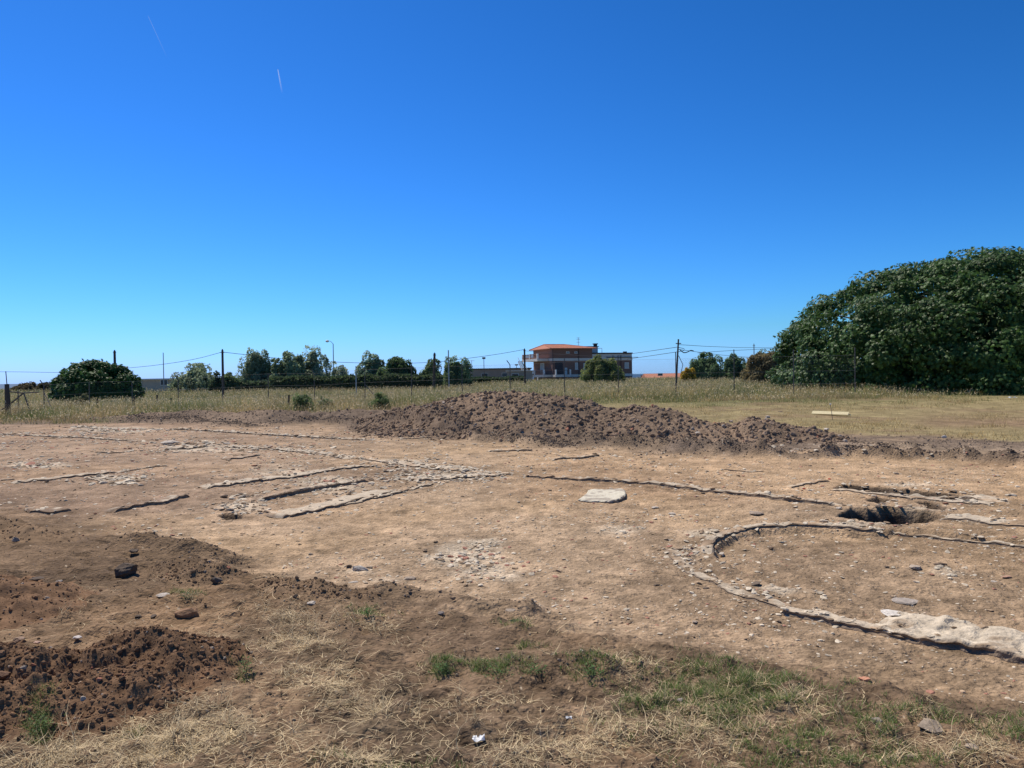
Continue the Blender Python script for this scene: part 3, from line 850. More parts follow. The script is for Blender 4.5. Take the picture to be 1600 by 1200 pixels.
    tag(o, label, 'ancient wall', 'excavated wall footings')
    return o

wall([(0, 679), (60, 682), (125, 685), (175, 688), (219, 690)], 0.15, .08, 'low stone footing running in from the left edge, nearest the gate', .5)
wall([(112, 667), (150, 670), (200, 672)], .3, .05, 'short pale rubble footing at the far left back of the floor', .9, 2)
wall([(262, 672), (344, 676), (419, 680), (500, 684), (578, 688)], 0.2, .09, 'long straight footing at the back of the floor before the far soil bank', .6, 1.5)
wall([(256, 703), (290, 702), (328, 697)], .4, .08, 'short footing under the small raised slab in the far left', .6, 1)
wall([(344, 699), (385, 700), (431, 703), (470, 707), (503, 711), (537, 718)], 0.2, .07, 'pale footing slanting right from beside the small raised slab', .7, 1.5)
wall([(358, 719), (382, 716), (406, 712)], .3, .08, 'tiny dark edged footing alone left of centre', .1, .3)
wall([(23, 756), (80, 750), (134, 744), (187, 739)], .18, .07, 'thin straight footing with a dark edge at the far left middle', .35, .5)
wall([(134, 747), (160, 753), (180, 758), (216, 755)], .4, .05, 'pale crumbled rubble footing at the right end of the thin straight one', .9, 3)
wall([(319, 765), (360, 760), (406, 753), (469, 745), (525, 735), (584, 729)], 0.28, .08, 'long pale topped footing slanting across the left of the floor', .85, .9, cont=.15)
wall([(600, 725), (634, 728), (694, 735), (734, 737)], .4, .05, 'pale rubble footing with loose stones at the centre back of the floor', .8, 3)
wall([(178, 801), (220, 793), (262, 786), (280, 780), (297, 777)], 0.12, .12, 'dark edged footing without pale top, left of the stony hollow', .1, .4, cont=.05)
wall([(406, 784), (450, 775), (494, 766), (535, 758), (575, 752)], 0.14, .13, 'tall dark edged footing parallel to the plastered one, left of centre', .3, .7, cont=.05)
wall([(441, 810), (480, 802), (516, 794), (565, 781), (616, 769)], 0.3, .085, 'wide plastered footing with a cream top and square corner, left of centre', .8, .6, cont=.05, smooth_ends=.01)
wall([(45, 805), (80, 801), (112, 796)], .3, .08, 'short footing at the left edge of the floor beside the soil mound', .3, .6)
wall([(650, 753), (695, 749), (734, 746), (790, 743)], 0.3, .07, 'stony rubble footing just left of the long central one', .75, 4)
wall([(815, 744), (850, 747), (912, 751), (970, 755), (1025, 760), (1075, 766), (1120, 771), (1187, 778), (1250, 786), (1310, 792)], 0.14, 0.1,
     'longest footing, running from the centre to the deep pit at right', .45, 1.6, cont=.02)
wall([(864, 719), (890, 717), (910, 716), (937, 712)], 0.15, .09, 'short dark fronted footing behind the flat pale slab', .35, 1)
wall([(764, 706), (795, 705), (831, 705)], 0.15, .09, 'short footing at the centre back just before the soil heap', .5, .8)
wall([(1310, 760), (1350, 762), (1425, 768), (1505, 776), (1545, 786)], .25, .05, 'rear side of the narrow masonry trench at right', .7, 1.2)
wall([(1297, 767), (1330, 770), (1395, 777), (1470, 784), (1550, 791)], .2, .05, 'front side of the narrow masonry trench at right', .8, 2, slope_back=.02)
wall([(1470, 811), (1500, 814), (1525, 817), (1555, 821), (1640, 828)], .3, .06, 'footing continuing from the deep pit to the right edge', .6, 1.5)
wall([(187, 739), (225, 733), (262, 729)], .08, .05, 'faint line of stones prolonging the thin straight footing at the far left', .5, 1.2)
wall([(440, 705), (490, 710), (540, 716), (600, 723)], .12, .06, 'thin stony line between the two long footings at the back left', .6, 1.8)
wall([(150, 707), (175, 708), (196, 707)], .08, .05, 'very short dark line in the pinkish floor at the far left', .1, .5)
wall([(626, 686), (660, 685), (700, 683)], .2, .07, 'short footing with a flat stone by the left foot of the long heap', .6, 1.5)
wall([(734, 738), (760, 741), (800, 742)], .15, .06, 'thin stony link from the centre rubble to the longest footing', .6, 2.5)
wall([(0, 752), (23, 750)], .12, .05, 'short end of a footing cut by the left edge of the floor', .3, 1)
wall([(409, 801), (424, 805), (441, 810)], .06, .06, 'short side edge closing the corner of the plastered footing', .5, .8, slope_back=.05)
wall([(525, 792), (570, 783), (625, 770), (680, 757)], .06, .05, 'broken stone line extending the plastered footing to the right', .7, 2, slope_back=.1)
wall([(1130, 735), (1160, 737), (1195, 736)], .06, .04, 'faint dark scrape on bare floor behind the longest footing', .1, .5)
wall([(1235, 764), (1265, 757), (1296, 752)], .06, .05, 'little dark edged line between the two red tags', .1, .5)
wall([(1114, 866), (1114, 858), (1124, 847), (1150, 836), (1180, 829), (1225, 826), (1262, 826), (1319, 831), (1378, 835)], 0.10, 0.07,
     'inner curved footing of the rounded room at right', .35, 3.0, slope_back=.05, cont=.02)
wall([(1394, 828), (1427, 831), (1487, 837), (1544, 843), (1600, 850), (1720, 866)], 0.05, 0.05, 'thin footing running right from the inner curved one', .7, 1.5, slope_back=.05)
wall([(1041, 856), (1046, 870), (1056, 882), (1086, 903), (1120, 916), (1150, 929), (1187, 940), (1225, 950)], 0.09, 0.06,
     'outer curved footing of the rounded room at right', .35, 3.0, slope_back=.1, cont=.35)
wall([(1217, 960), (1262, 967), (1319, 980), (1375, 993), (1420, 1003)], 0.1, 0.075, 'straight footing between the outer curve and the big plastered wall', .5, 4.0, slope_back=.1, cont=.25)
wall([(1352, 988), (1395, 998), (1430, 1005), (1469, 1013), (1544, 1028), (1620, 1044), (1740, 1068)], 0.52, 0.12,
     'broad cream plastered wall stub at the lower right edge', 1.0, .3, slope_back=.1, name='plastered_wall', cont=.0, smooth_ends=.10)

# ------------------------------------------------------------------ individual rocks and small things
def rock(u, v, wpx, label, color, flat=.75, seed=1, name='rock', cat='rock', sink=.2, aspect=1.0, yaw=0.0, sub=3, mt=None, group=None):
    p = hits(u, v); d = np.hypot(p[0], p[1]); s = wpx * d / F / 2
    vv, ff = rock_shape(sub, seed, flat, 8); vv = vv * s
    vv[:, 0] *= 1.0; vv[:, 1] *= aspect
    c_, s_ = math.cos(yaw), math.sin(yaw)
    vv = np.stack([vv[:, 0] * c_ - vv[:, 1] * s_, vv[:, 0] * s_ + vv[:, 1] * c_, vv[:, 2]], -1)
    hz = -vv[:, 2].min(); vv[:, 2] += hz * (1 - sink)
    col = np.array(color) * (.85 + .3 * np.random.default_rng(seed).random((len(vv), 1)))
    o = mesh_np(name, vv, ff, mt or M_stone, col, smooth=False)
    o.location = (p[0], p[1], p[2])
    tag(o, label, cat, group)
    return o

DK = (.12, .092, .07); BR = (.17, .12, .085); PL = (.50, .44, .37)
rock(196, 900, 38, 'dark brown boulder standing alone on the soil at left', DK, .75, 11)
rock(295, 964, 42, 'orange brown block resting on top of the reddish heap', (.28, .17, .10), .7, 131, aspect=.75, sink=.35)
rock(338, 911, 18, 'small dark grey stone to the right of the dark boulder', (.12, .1, .085), .7, 13)
rock(210, 863, 14, 'small dark stone behind and right of the dark boulder', DK, .7, 14)
rock(25, 846, 13, 'small grey stone below the soil mound at the left edge', (.28, .24, .2), .7, 15)
rock(562, 891, 32, 'grey white stone with a dark end lying left of centre floor', (.40, .37, .33), .4, 16, aspect=.6)
rock(546, 886, 12, 'small dark stone touching the left end of the grey white stone', DK, .6, 17)
rock(578, 888, 12, 'small dark stone touching the right end of the grey white stone', (.14, .11, .09), .6, 18)
rock(638, 906, 22, 'flat buff stone embedded right of the grey white stone', (.36, .29, .22), .3, 19)
rock(606, 918, 18, 'flat cream stone by the edge of the dark soil left of centre', PL, .25, 20)
rock(552, 910, 16, 'flat cream chip below the grey white stone', PL, .22, 21)
rock(255, 933, 20, 'flat cream stone below the small dark pile of clods', PL, .35, 22)
rock(93, 910, 12, 'pale buff stone right of the left edge mound', PL, .5, 23)
rock(58, 906, 18, 'dark flat clod on the slope of the left edge mound', DK, .45, 24)
rock(32, 1022, 26, 'large dark clod on the left part of the reddish heap', (.15, .085, .055), .85, 25)
rock(32, 1003, 18, 'pale brown stone behind the large dark clod on the reddish heap', (.30, .21, .15), .5, 26)
rock(58, 1005, 14, 'pinkish chip on the left part of the reddish heap', (.42, .28, .21), .4, 27)
rock(120, 998, 14, 'white chip on the crest of the reddish heap', (.55, .5, .46), .5, 28)
rock(5, 1062, 26, 'big rounded clod cut by the left edge on the reddish heap', (.17, .1, .065), .7, 29)
rock(68, 1072, 24, 'brown oblong clod low on the reddish heap', (.19, .115, .075), .55, 30, aspect=.6)
rock(215, 965, 12, 'dark clod left of two behind the reddish heap', DK, .7, 31)
rock(240, 965, 12, 'dark clod right of two behind the reddish heap', DK, .7, 32)
rock(462, 934, 9, 'small dark upright stone below the straw topped pile', DK, 1.0, 33)
rock(487, 945, 14, 'round buff pebble right of the small upright stone', PL, .5, 34)
rock(1450, 1140, 38, 'buff stone with a dark underside at lower right', (.30, .24, .18), .5, 35)
rock(1518, 1170, 18, 'pale brown angular stone near the lower right corner', (.38, .30, .23), .5, 36)
rock(1418, 1184, 18, 'pinkish tan stone at the bottom edge, lower right', (.40, .29, .22), .4, 37)
rock(1372, 1127, 20, 'flat grey stone left of the dark undersided stone', (.26, .22, .19), .35, 38)
rock(1062, 1098, 14, 'grey stone among the green grass tufts', (.27, .23, .2), .7, 39)
rock(1580, 1185, 16, 'flat brown stone in the lower right corner', (.24, .18, .14), .35, 40)
rock(1128, 869, 11, 'pale rounded stone just inside the inner curved footing', PL, .7, 41)
rock(797, 955, 16, 'flat buff stone at the edge of the floor, centre', (.36, .29, .22), .3, 42)
rock(688, 960, 12, 'grey stone on the dark soil left of centre', (.26, .22, .19), .6, 43)
rock(908, 1018, 9, 'small pale stone above the green weeds at centre', PL, .6, 44)
rock(776, 1015, 8, 'tiny pale stone above the green weed row', PL, .6, 45)
rock(708, 937, 10, 'little dark stone right of the buff stones on the floor edge', BR, .6, 46)
rock(1430, 888, 24, 'flat buff stone left of the stony patch in the rounded room', (.42, .34, .26), .3, 47)
rock(1468, 885, 20, 'dark flat stone in the stony patch of the rounded room', BR, .35, 48)
rock(1574, 903, 14, 'reddish stone near the right edge in the rounded room', (.42, .26, .18), .4, 49)
rock(1555, 910, 11, 'cream stone left of the reddish one in the rounded room', PL, .35, 50)
rock(1217, 973, 8, 'small dark stone below the outer curved footing', DK, .7, 51)
rock(1085, 973, 12, 'pale buff stone on bare floor left of the curved footing', (.42, .34, .26), .4, 52)
rock(1205, 858, 8, 'small dark stone inside the rounded room', BR, .7, 53)
rock(1386, 887, 7, 'tiny dark stone in the middle of the rounded room', DK, .7, 54)
rock(1024, 794, 12, 'buff stone right of the flat pale slab', PL, .4, 55)
rock(1050, 804, 14, 'pale stone pair right of the flat pale slab', PL, .4, 56)
rock(1180, 803, 24, 'brown flat stone in front of the longest footing', (.33, .26, .2), .3, 57)
rock(1400, 741, 8, 'small grey stone on the trodden floor near the right edge', (.3, .25, .2), .6, 58)
rock(1577, 775, 10, 'pale stone right of the masonry trench', PL, .4, 59)
rock(1475, 684, 7, 'small white stone at the edge of the dry grass', (.6, .57, .52), .7, 60)
rock(890, 612, 9, 'dark clod on the crest of the long soil heap', DK, .9, 61)
rock(862, 615, 14, 'pair of dark clods on the crest of the long soil heap', DK, .9, 62)
for k, (u, v, w_, lab, c_) in enumerate([
        (790, 648, 14, 'brown rock low on the front of the long soil heap', BR), (843, 641, 8, 'pale chip on the front of the long soil heap under the house', PL),
        (868, 651, 10, 'buff stone low on the long soil heap below the house', (.34, .27, .21)), (1003, 643, 9, 'pinkish stone high on the middle hump of the heap', (.5, .36, .28)),
        (1003, 649, 8, 'white stone just below the pinkish one on the heap', (.6, .54, .48)), (1060, 674, 12, 'dark rock at the foot of the heap, right of its middle', DK),
        (1090, 677, 9, 'pale stone at the foot of the heap right of the dark rock', PL), (1142, 660, 9, 'pale pinkish stone on the dip of the heap', (.5, .4, .32)),
        (1200, 653, 9, 'pale stone at the top of the right hump of the heap', PL), (1292, 672, 9, 'cream stone on the right tail of the heap', PL),
        (940, 677, 10, 'grey brown stone at the foot of the heap below its middle hump', (.3, .25, .2)), (745, 657, 8, 'white stone at the foot of the left part of the heap', (.6, .55, .5)),
        (1220, 646, 12, 'dark clod crowning the right hump of the heap', DK), (1108, 672, 14, 'dark clod at the foot of the heap before its right hump', DK)]):
    rock(u, v, w_, lab, c_, .6, 70 + k, sub=2)
rock(1312, 795, 10, 'buff stone at the left rim of the deep pit', PL, .5, 90)
rock(267, 694, 28, 'small raised slab on the short footing, far left', (.48, .42, .35), .28, 91, name='slab', cat='slab', aspect=.8)
rock(355, 694, 14, 'little flat stone set on the pale footing, far left', (.48, .42, .35), .3, 92)
rock(1420, 940, 44, 'thin grey stone patch behind the broad plastered wall', (.36, .31, .26), .08, 93, sink=.3)
rock(1396, 960, 34, 'white lump at the left end of the broad plastered wall', (.62, .57, .5), .25, 94)

# flat pale slab
def slab():
    P = [(904, 783), (928, 785), (962, 785), (977, 778), (972, 770), (948, 768), (924, 768), (916, 774)]
    pts = np.array([hit(u, v)[:2] for u, v in P]); c = pts.mean(0); z0 = float(G(np.array([c[0]]), np.array([c[1]]))[0])
    g = np.random.default_rng(4); rings = []
    Q = resample(np.vstack([pts, pts[:1]]), .03)[:-1]; n = len(Q)
    ang = np.arange(n)
    for k, (sc_, z) in enumerate([(1.0, -.05), (1.0, .005), (1.01, .022), (.99, .034), (.95, .036), (.9, .036), (.82, .037), (.74, .037), (.65, .037), (.55, .037), (.45, .037), (.35, .037), (.25, .037), (.15, .037), (.01, .037)]):
        q = (Q - c) * sc_ + g.normal(size=(n, 2)) * .006 * (sc_ > .3)
        zz = np.full(n, z) + .014 * fbm(q[:, 0] * 1.0 + 5, q[:, 1], .2, 5, 900, None, .65) + .022 * sstep(.0, .35, q[:, 0])
        rings.append(np.stack([q[:, 0], q[:, 1], zz], -1))
    V = np.concatenate(rings); m_ = len(rings)
    i = np.arange(m_ - 1)[:, None] * n + np.arange(n)[None]; j = np.arange(m_ - 1)[:, None] * n + ((np.arange(n) + 1) % n)[None]
    Qd = np.stack([i, j, j + n, i + n], -1).reshape(-1, 4)
    col = lerp(np.broadcast_to(np.array((.60, .55, .43)), (len(V), 3)), np.array((.3, .25, .2)), sstep(.62, .72, vn(V[:, 0] / .12, V[:, 1] / .12, 910)) * .7)
    col[:n * 2] = SPOIL * 1.2
    o = mesh_np('stone_slab', V, Qd, M_stone, col); o.location = (c[0], c[1], z0)
    tag(o, 'large flat whitish slab lying alone in front of the longest footing', 'slab')
slab()

# paper scraps, shard, red markers, plank, stake
def crumple(u, v, w_, label, seed, mt=M_paper, name='paper_scrap', cat='litter'):
    p = hits(u, v); s = w_ * np.hypot(p[0], p[1]) / F / 2; g = np.random.default_rng(seed)
    n = 6; V = []
    for a in range(n):
        for b in range(n):
            x = (a / (n - 1) * 2 - 1); y = (b / (n - 1) * 2 - 1)
            V.append((x * s + g.normal() * s * .12, y * s * .8 + g.normal() * s * .12, s * (.25 + .5 * abs(g.normal()) * .7 + .3 * abs(x))))
    V = np.array(V); i = (np.arange(n - 1)[:, None] * n + np.arange(n - 1)[None]).ravel()
    Q = np.stack([i, i + n, i + n + 1, i + 1], -1)
    Vb = V + np.array((0, 0, -.0015)); Qb = Q[:, ::-1] + len(V)
    V[:, 2] -= V[:, 2].min() - .002; Vb[:, 2] = V[:, 2] - .0015
    o = mesh_np(name, np.concatenate([V, Vb]), np.concatenate([Q, Qb]), mt); o.location = p
    tag(o, label, cat)
crumple(748, 1156, 18, 'crumpled white paper scrap at the bottom centre', 1)
crumple(889, 1123, 9, 'tiny white paper scrap right of the larger one', 2)
rock(1350, 1063, 18, 'orange terracotta shard in the small hollow at lower right', (.55, .27, .17), .35, 95, name='pottery_shard', cat='shard')
p = hits(1296, 749); o = rock(1296, 749, 5, 'tiny red tag on the floor left of the masonry trench, the upper one', (.6, .08, .05), .5, 96, name='marker_tag', cat='marker')
o = rock(1256, 764, 5, 'tiny red tag on the floor left of the masonry trench, the lower one', (.6, .12, .07), .5, 97, name='marker_tag', cat='marker')

a = np.array([*px(1268, 647, .12), .12]); b = np.array([*px(1325, 649, .12), .12]); L_ = np.hypot(*(b - a)[:2]); a[2] = b[2] = max(float(G(a[:1], a[1:2])[0]), float(G(b[:1], b[1:2])[0]))
pr = empty('timber_plank', (a[0], a[1], (a[2] + b[2]) / 2), math.atan2(b[1] - a[1], b[0] - a[0]), 'pale yellow timber plank lying in the dry grass at right', 'plank')
pb = MB(); pb.poly([(0, 0, .02), (L_, 0, .02), (L_, .08, .12), (0, .08, .12)]).poly([(0, .025, .005), (0, .10, .11), (L_, .10, .11), (L_, .025, .005)])
pb.poly([(0, 0, .02), (0, .08, .12), (0, .10, .11), (0, .025, .005)]).poly([(L_, 0, .02), (L_, .025, .005), (L_, .10, .11), (L_, .08, .12)])
pb.poly([(0, .08, .12), (L_, .08, .12), (L_, .10, .11), (0, .10, .11)]).poly([(0, 0, .02), (0, .025, .005), (L_, .025, .005), (L_, 0, .02)])
pb.build('board', M_plank, pr)
MB().box(.02, L_ - .02, .14, .20, -.02, .05).build('batten', M_plank, pr)
p = hit(1301, 656)
st = empty('marker_stake', p, 0, 'thin dark stake with a white tip beside the timber plank', 'stake')
MB().tube([(0, 0, -.05), (-.03, 0, .25), (-.07, 0, .52)], .009, 6).build('rod', M_rust, st)
MB().tube([(-.07, 0, .52), (-.075, 0, .56)], .03, 8).build('tip', M_white, st)
p = hit(1582, 624)
crumple(1582, 624, 11, 'white scrap of litter in the grass under the big fig tree', 5, M_paper, 'plastic_scrap')

# ------------------------------------------------------------------ blades
def blades(P, head, e0, e1, L, wd, cols, seg=3, curl=None, tipcol=None):
    """P (n,3) roots; heading; elevation start/end; returns V,F,C"""
    n = len(P); K = seg + 1
    if curl is None: curl = np.zeros(n)
    pts = [P.copy()]; p = P.copy()
    for k in range(seg):
        t = (k + .5) / seg
        e = e0 + (e1 - e0) * t; hd = head + curl * t
        d = np.stack([np.cos(e) * np.cos(hd), np.cos(e) * np.sin(hd), np.sin(e)], -1)
        p = p + d * (L / seg)[:, None]; pts.append(p.copy())
    pts = np.stack(pts, 1)                       # n,K,3
    pts[:, :, 2] = np.maximum(pts[:, :, 2], P[:, 2:3] + .001)
    side = np.stack([-np.sin(head + curl * .5), np.cos(head + curl * .5), np.zeros(n)], -1)
    mixd = rng.random(n) < .5
    s2 = np.stack([np.ones(n), np.zeros(n), np.zeros(n)], -1)
    side = np.where((mixd & (e0 > .8))[:, None], s2, side)
    taper = np.linspace(1, .15, K)[None, :, None]
    A = pts + side[:, None] * (wd / 2)[:, None, None] * taper
    B = pts - side[:, None] * (wd / 2)[:, None, None] * taper
    V = np.stack([A, B], 2).reshape(-1, 3)       # n*K*2
    base = (np.arange(n) * K * 2)[:, None] + (np.arange(seg) * 2)[None]
    Q = np.stack([base, base + 1, base + 3, base + 2], -1).reshape(-1, 4)
    C = np.repeat(cols, K * 2, 0).reshape(n, K * 2, 3)
    if tipcol is not None:
        t = np.linspace(0, 1, K).repeat(2)[None, :, None]
        C = C * (1 - t) + tipcol[:, None, :] * t
    return V, Q, C.reshape(-1, 3)

def join(Ls):
    V = []; Fs = []; C = []; o = 0
    for v, f, c in Ls:
        V.append(v); Fs.append(f + o); C.append(c); o += len(v)
    return np.concatenate(V), Fs, np.concatenate(C)

STRAWC = np.array((.72, .57, .34)); GRN = np.array((.125, .185, .05))
# foreground straw
def front_straw():
    nc = 1250
    D = lambda x, y, u, v: np.clip(gsum(STRAWD, u, v) + .015, 0, 1) * (.06 + .94 * sstep(.38, .62, vn(x / .2, y / .2, 821))) * sstep(-10, 20, v - pl(FG, u))
    c = sample_px(nc, -150, 1750, 890, 1290, D, .1)
    c = c[off_heap(c)]; nc = len(c)
    k = rng.integers(4, 22, nc)
    idx = np.repeat(np.arange(nc), k); n = len(idx)
    P2d = c[idx] + rng.normal(size=(n, 2)) * .022
    P = np.stack([P2d[:, 0], P2d[:, 1], surf(P2d[:, 0], P2d[:, 1]) - .003], -1)
    tuft = (rng.random(nc) < .2)[idx]
    e0 = np.where(tuft, rng.uniform(.4, 1.2, n), rng.uniform(-.05, .4, n)); e1 = np.where(tuft, rng.uniform(-.7, .6, n), rng.uniform(-.5, .15, n))
    L = rng.uniform(.03, .13, n) * (1 + .4 * tuft)
    tone = rng.uniform(.6, 1.15, (nc, 1))[idx] * rng.uniform(.75, 1.2, (n, 1))
    cc = STRAWC * tone; br = rng.random(n) < .15; cc[br] *= np.array((.55, .5, .45))
    V, Q, C = blades(P, rng.uniform(0, 6.28, n), e0, e1, L, rng.uniform(.0015, .0038, n), cc, 4, rng.normal(size=n) * 1.1)
    # scattered single stems
    n2 = 2600
    s = sample_px(n2, -150, 1750, 890, 1290, lambda x, y, u, v: np.clip(gsum(STRAWD, u, v) * .8 + .10, 0, 1) * sstep(-6, 20, v - pl(FG, u)), .1)
    s = s[off_heap(s)]; n2 = len(s)
    P = np.stack([s[:, 0], s[:, 1], surf(s[:, 0], s[:, 1]) + .002], -1)
    B2 = blades(P, rng.uniform(0, 6.28, n2), rng.uniform(-.05, .25, n2), rng.uniform(-.25, .1, n2), rng.uniform(.03, .17, n2), rng.uniform(.0015, .0036, n2),
                STRAWC * rng.uniform(.55, 1.2, (n2, 1)), 4, rng.normal(size=n2) * 1.3)
    V, Fa, C = join([(V, Q, C), B2])
    tag(mesh_np('dry_grass', V, Fa, M_straw, C), 'bleached dry grass lying in tangles over the foreground bank', 'dry grass', kind='stuff')
front_straw()
def front_green():
    nc = 1700
    D = lambda x, y, u, v: np.clip(gsum(GREEND, u, v), 0, 1) * (.15 + .85 * sstep(.35, .62, vn(x / .16, y / .16, 831)))
    c = sample_px(nc, -100, 1700, 915, 1270, D, .1)
    k = rng.integers(6, 20, nc); idx = np.repeat(np.arange(nc), k); n = len(idx)
    P2d = c[idx] + rng.normal(size=(n, 2)) * .016
    P = np.stack([P2d[:, 0], P2d[:, 1], surf(P2d[:, 0], P2d[:, 1]) - .003], -1)
    cc = np.where(rng.random((n, 1)) < .28, STRAWC * .7, GRN * rng.uniform(.7, 1.6, (n, 1)) * np.array((1.0, 1, 1)))
    V, Q, C = blades(P, rng.uniform(0, 6.28, n), rng.uniform(.5, 1.45, n), rng.uniform(-.2, 1.0, n), rng.uniform(.015, .06, n), rng.uniform(.0018, .0042, n), cc, 3,
                     rng.normal(size=n) * .6)
    tag(mesh_np('green_grass', V, Q, M_grass, C), 'short green grass tufts growing through the foreground soil', 'grass', kind='stuff')
front_green()

LEAF_S = (np.array([(0, 0, 0), (.3, .22, .05), (.75, .2, .03), (1, 0, -.06), (.75, -.2, .03), (.3, -.22, .05)], float),
          np.array([(0, 1, 2), (0, 2, 3), (0, 3, 4), (0, 4, 5)]))
def weed(u, v, wpx, label, seed, n=90, hgt=.05, leaf=.014, col=(.13, .22, .07), group='green weeds on the bank'):
    p = hits(u, v); s = wpx * np.hypot(p[0], p[1]) / F / 2; g = np.random.default_rng(seed)
    root = empty('weed_plant', p, 0, label, 'plant')
    mb = MB()
    for k in range(7):
        a = g.uniform(0, 6.28); rr_ = g.uniform(.3, .9) * s
        mb.tube([(0, 0, -.01), (rr_ * .5 * math.cos(a), rr_ * .5 * math.sin(a), hgt * .6), (rr_ * math.cos(a), rr_ * math.sin(a), hgt * g.uniform(.7, 1.2))], leaf * .07, 4)
    mb.build('stem', M_grass_green, root)
    q = g.normal(size=(n, 3)) * np.array((s * .45, s * .45, hgt * .3)) + np.array((0, 0, hgt * .6)); q[:, 2] = np.abs(q[:, 2]) + .003
    Rm = rand_rot(n, .25)
    V, Fc, C = bake([LEAF_S], q, leaf * g.uniform(.6, 1.5, n), Rm, np.array(col) * g.uniform(.6, 1.6, (n, 1)))
    mesh_np('foliage', V, Fc, M_leaf2, C, parent=root)
M_grass_green = mat('green_stem', (.12, .17, .06), rough=.7)
weed(692, 1050, 36, 'leafy dark green weed at the left end of the weed row', 1)
weed(66, 1148, 34, 'feathery green weed beside the reddish heap at the left edge', 2, 140, .08, .010)
weed(384, 1052, 22, 'small green weed at the right foot of the reddish heap', 3, 60, .07, .012)
weed(925, 1058, 44, 'dark green weed clump right of the weed row', 4, 120, .05, .012)
weed(780, 1052, 70, 'spreading green weeds in the middle of the weed row', 5, 190, .035, .011)
weed(838, 1052, 40, 'low green weed at the right end of the weed row', 6, 110, .035, .011)
weed(298, 934, 36, 'flat grey green weed between the boulder and the straw', 7, 110, .035, .012, (.14, .18, .09))
weed(575, 963, 28, 'bright green grassy weed on the dark soil left of centre', 8, 90, .05, .012, (.10, .2, .05))
weed(812, 976, 34, 'dull green weed at the edge of the floor, centre', 9, 70, .035, .012, (.11, .13, .06))

# ------------------------------------------------------------------ dry stubble and field grass
def right_stubble():
    n = 120000
    def D(x, y, u, v):
        g = sstep(-2, 4, pl(P3, u) - v + 7 * fbm(x, y, 2.6, 4, 125))
        bare = sstep(.55, .75, vn(x / 2.7, y / 1.6, 843) + .25 * vn(x / .6, y / .6, 848)) + np.exp(-((v - 660) / 8) ** 2) * sstep(1380, 1480, u)
        return g * (.06 + .94 * sstep(.42, .68, vn(x / .45, y / .45, 841) * .6 + .4 * vn(x / 1.7, y / 1.7, 842))) * np.clip(1 - .85 * bare, 0, 1)
    P2d = sample_px(n, -300, 1900, 614, 700, D)
    x, y = P2d[:, 0], P2d[:, 1]
    P = np.stack([x, y, G(x, y) - .01], -1)
    ol = sstep(.25, .75, sstep(26, 37, y) * .75 + .5 * (vn(x / 2.2, y / 2.2, 845) - .35))
    gold = np.array((.60, .46, .22)) * rng.uniform(.35, 1.35, (n, 1)); oliv = np.array((.19, .22, .08)) * rng.uniform(.6, 1.5, (n, 1))
    cc = np.where((rng.random(n) < ol)[:, None], oliv, gold)
    br = rng.random(n) < .15; cc[br] = cc[br] * np.array((.6, .5, .42))
    L = rng.uniform(.05, .20, n) * (.35 + 1.1 * vn(x / .5, y / .5, 847)) * (1 + .9 * sstep(30, 36, y))
    V, Q, C = blades(P, rng.uniform(0, 6.28, n), rng.uniform(.35, 1.5, n), rng.uniform(-.2, 1.2, n), L, rng.uniform(.007, .015, n), cc, 2)
    tag(mesh_np('dry_stubble', V, Q, M_grass, C), 'short dry golden and olive grass covering the ground behind the heap', 'dry grass', kind='stuff')
right_stubble()
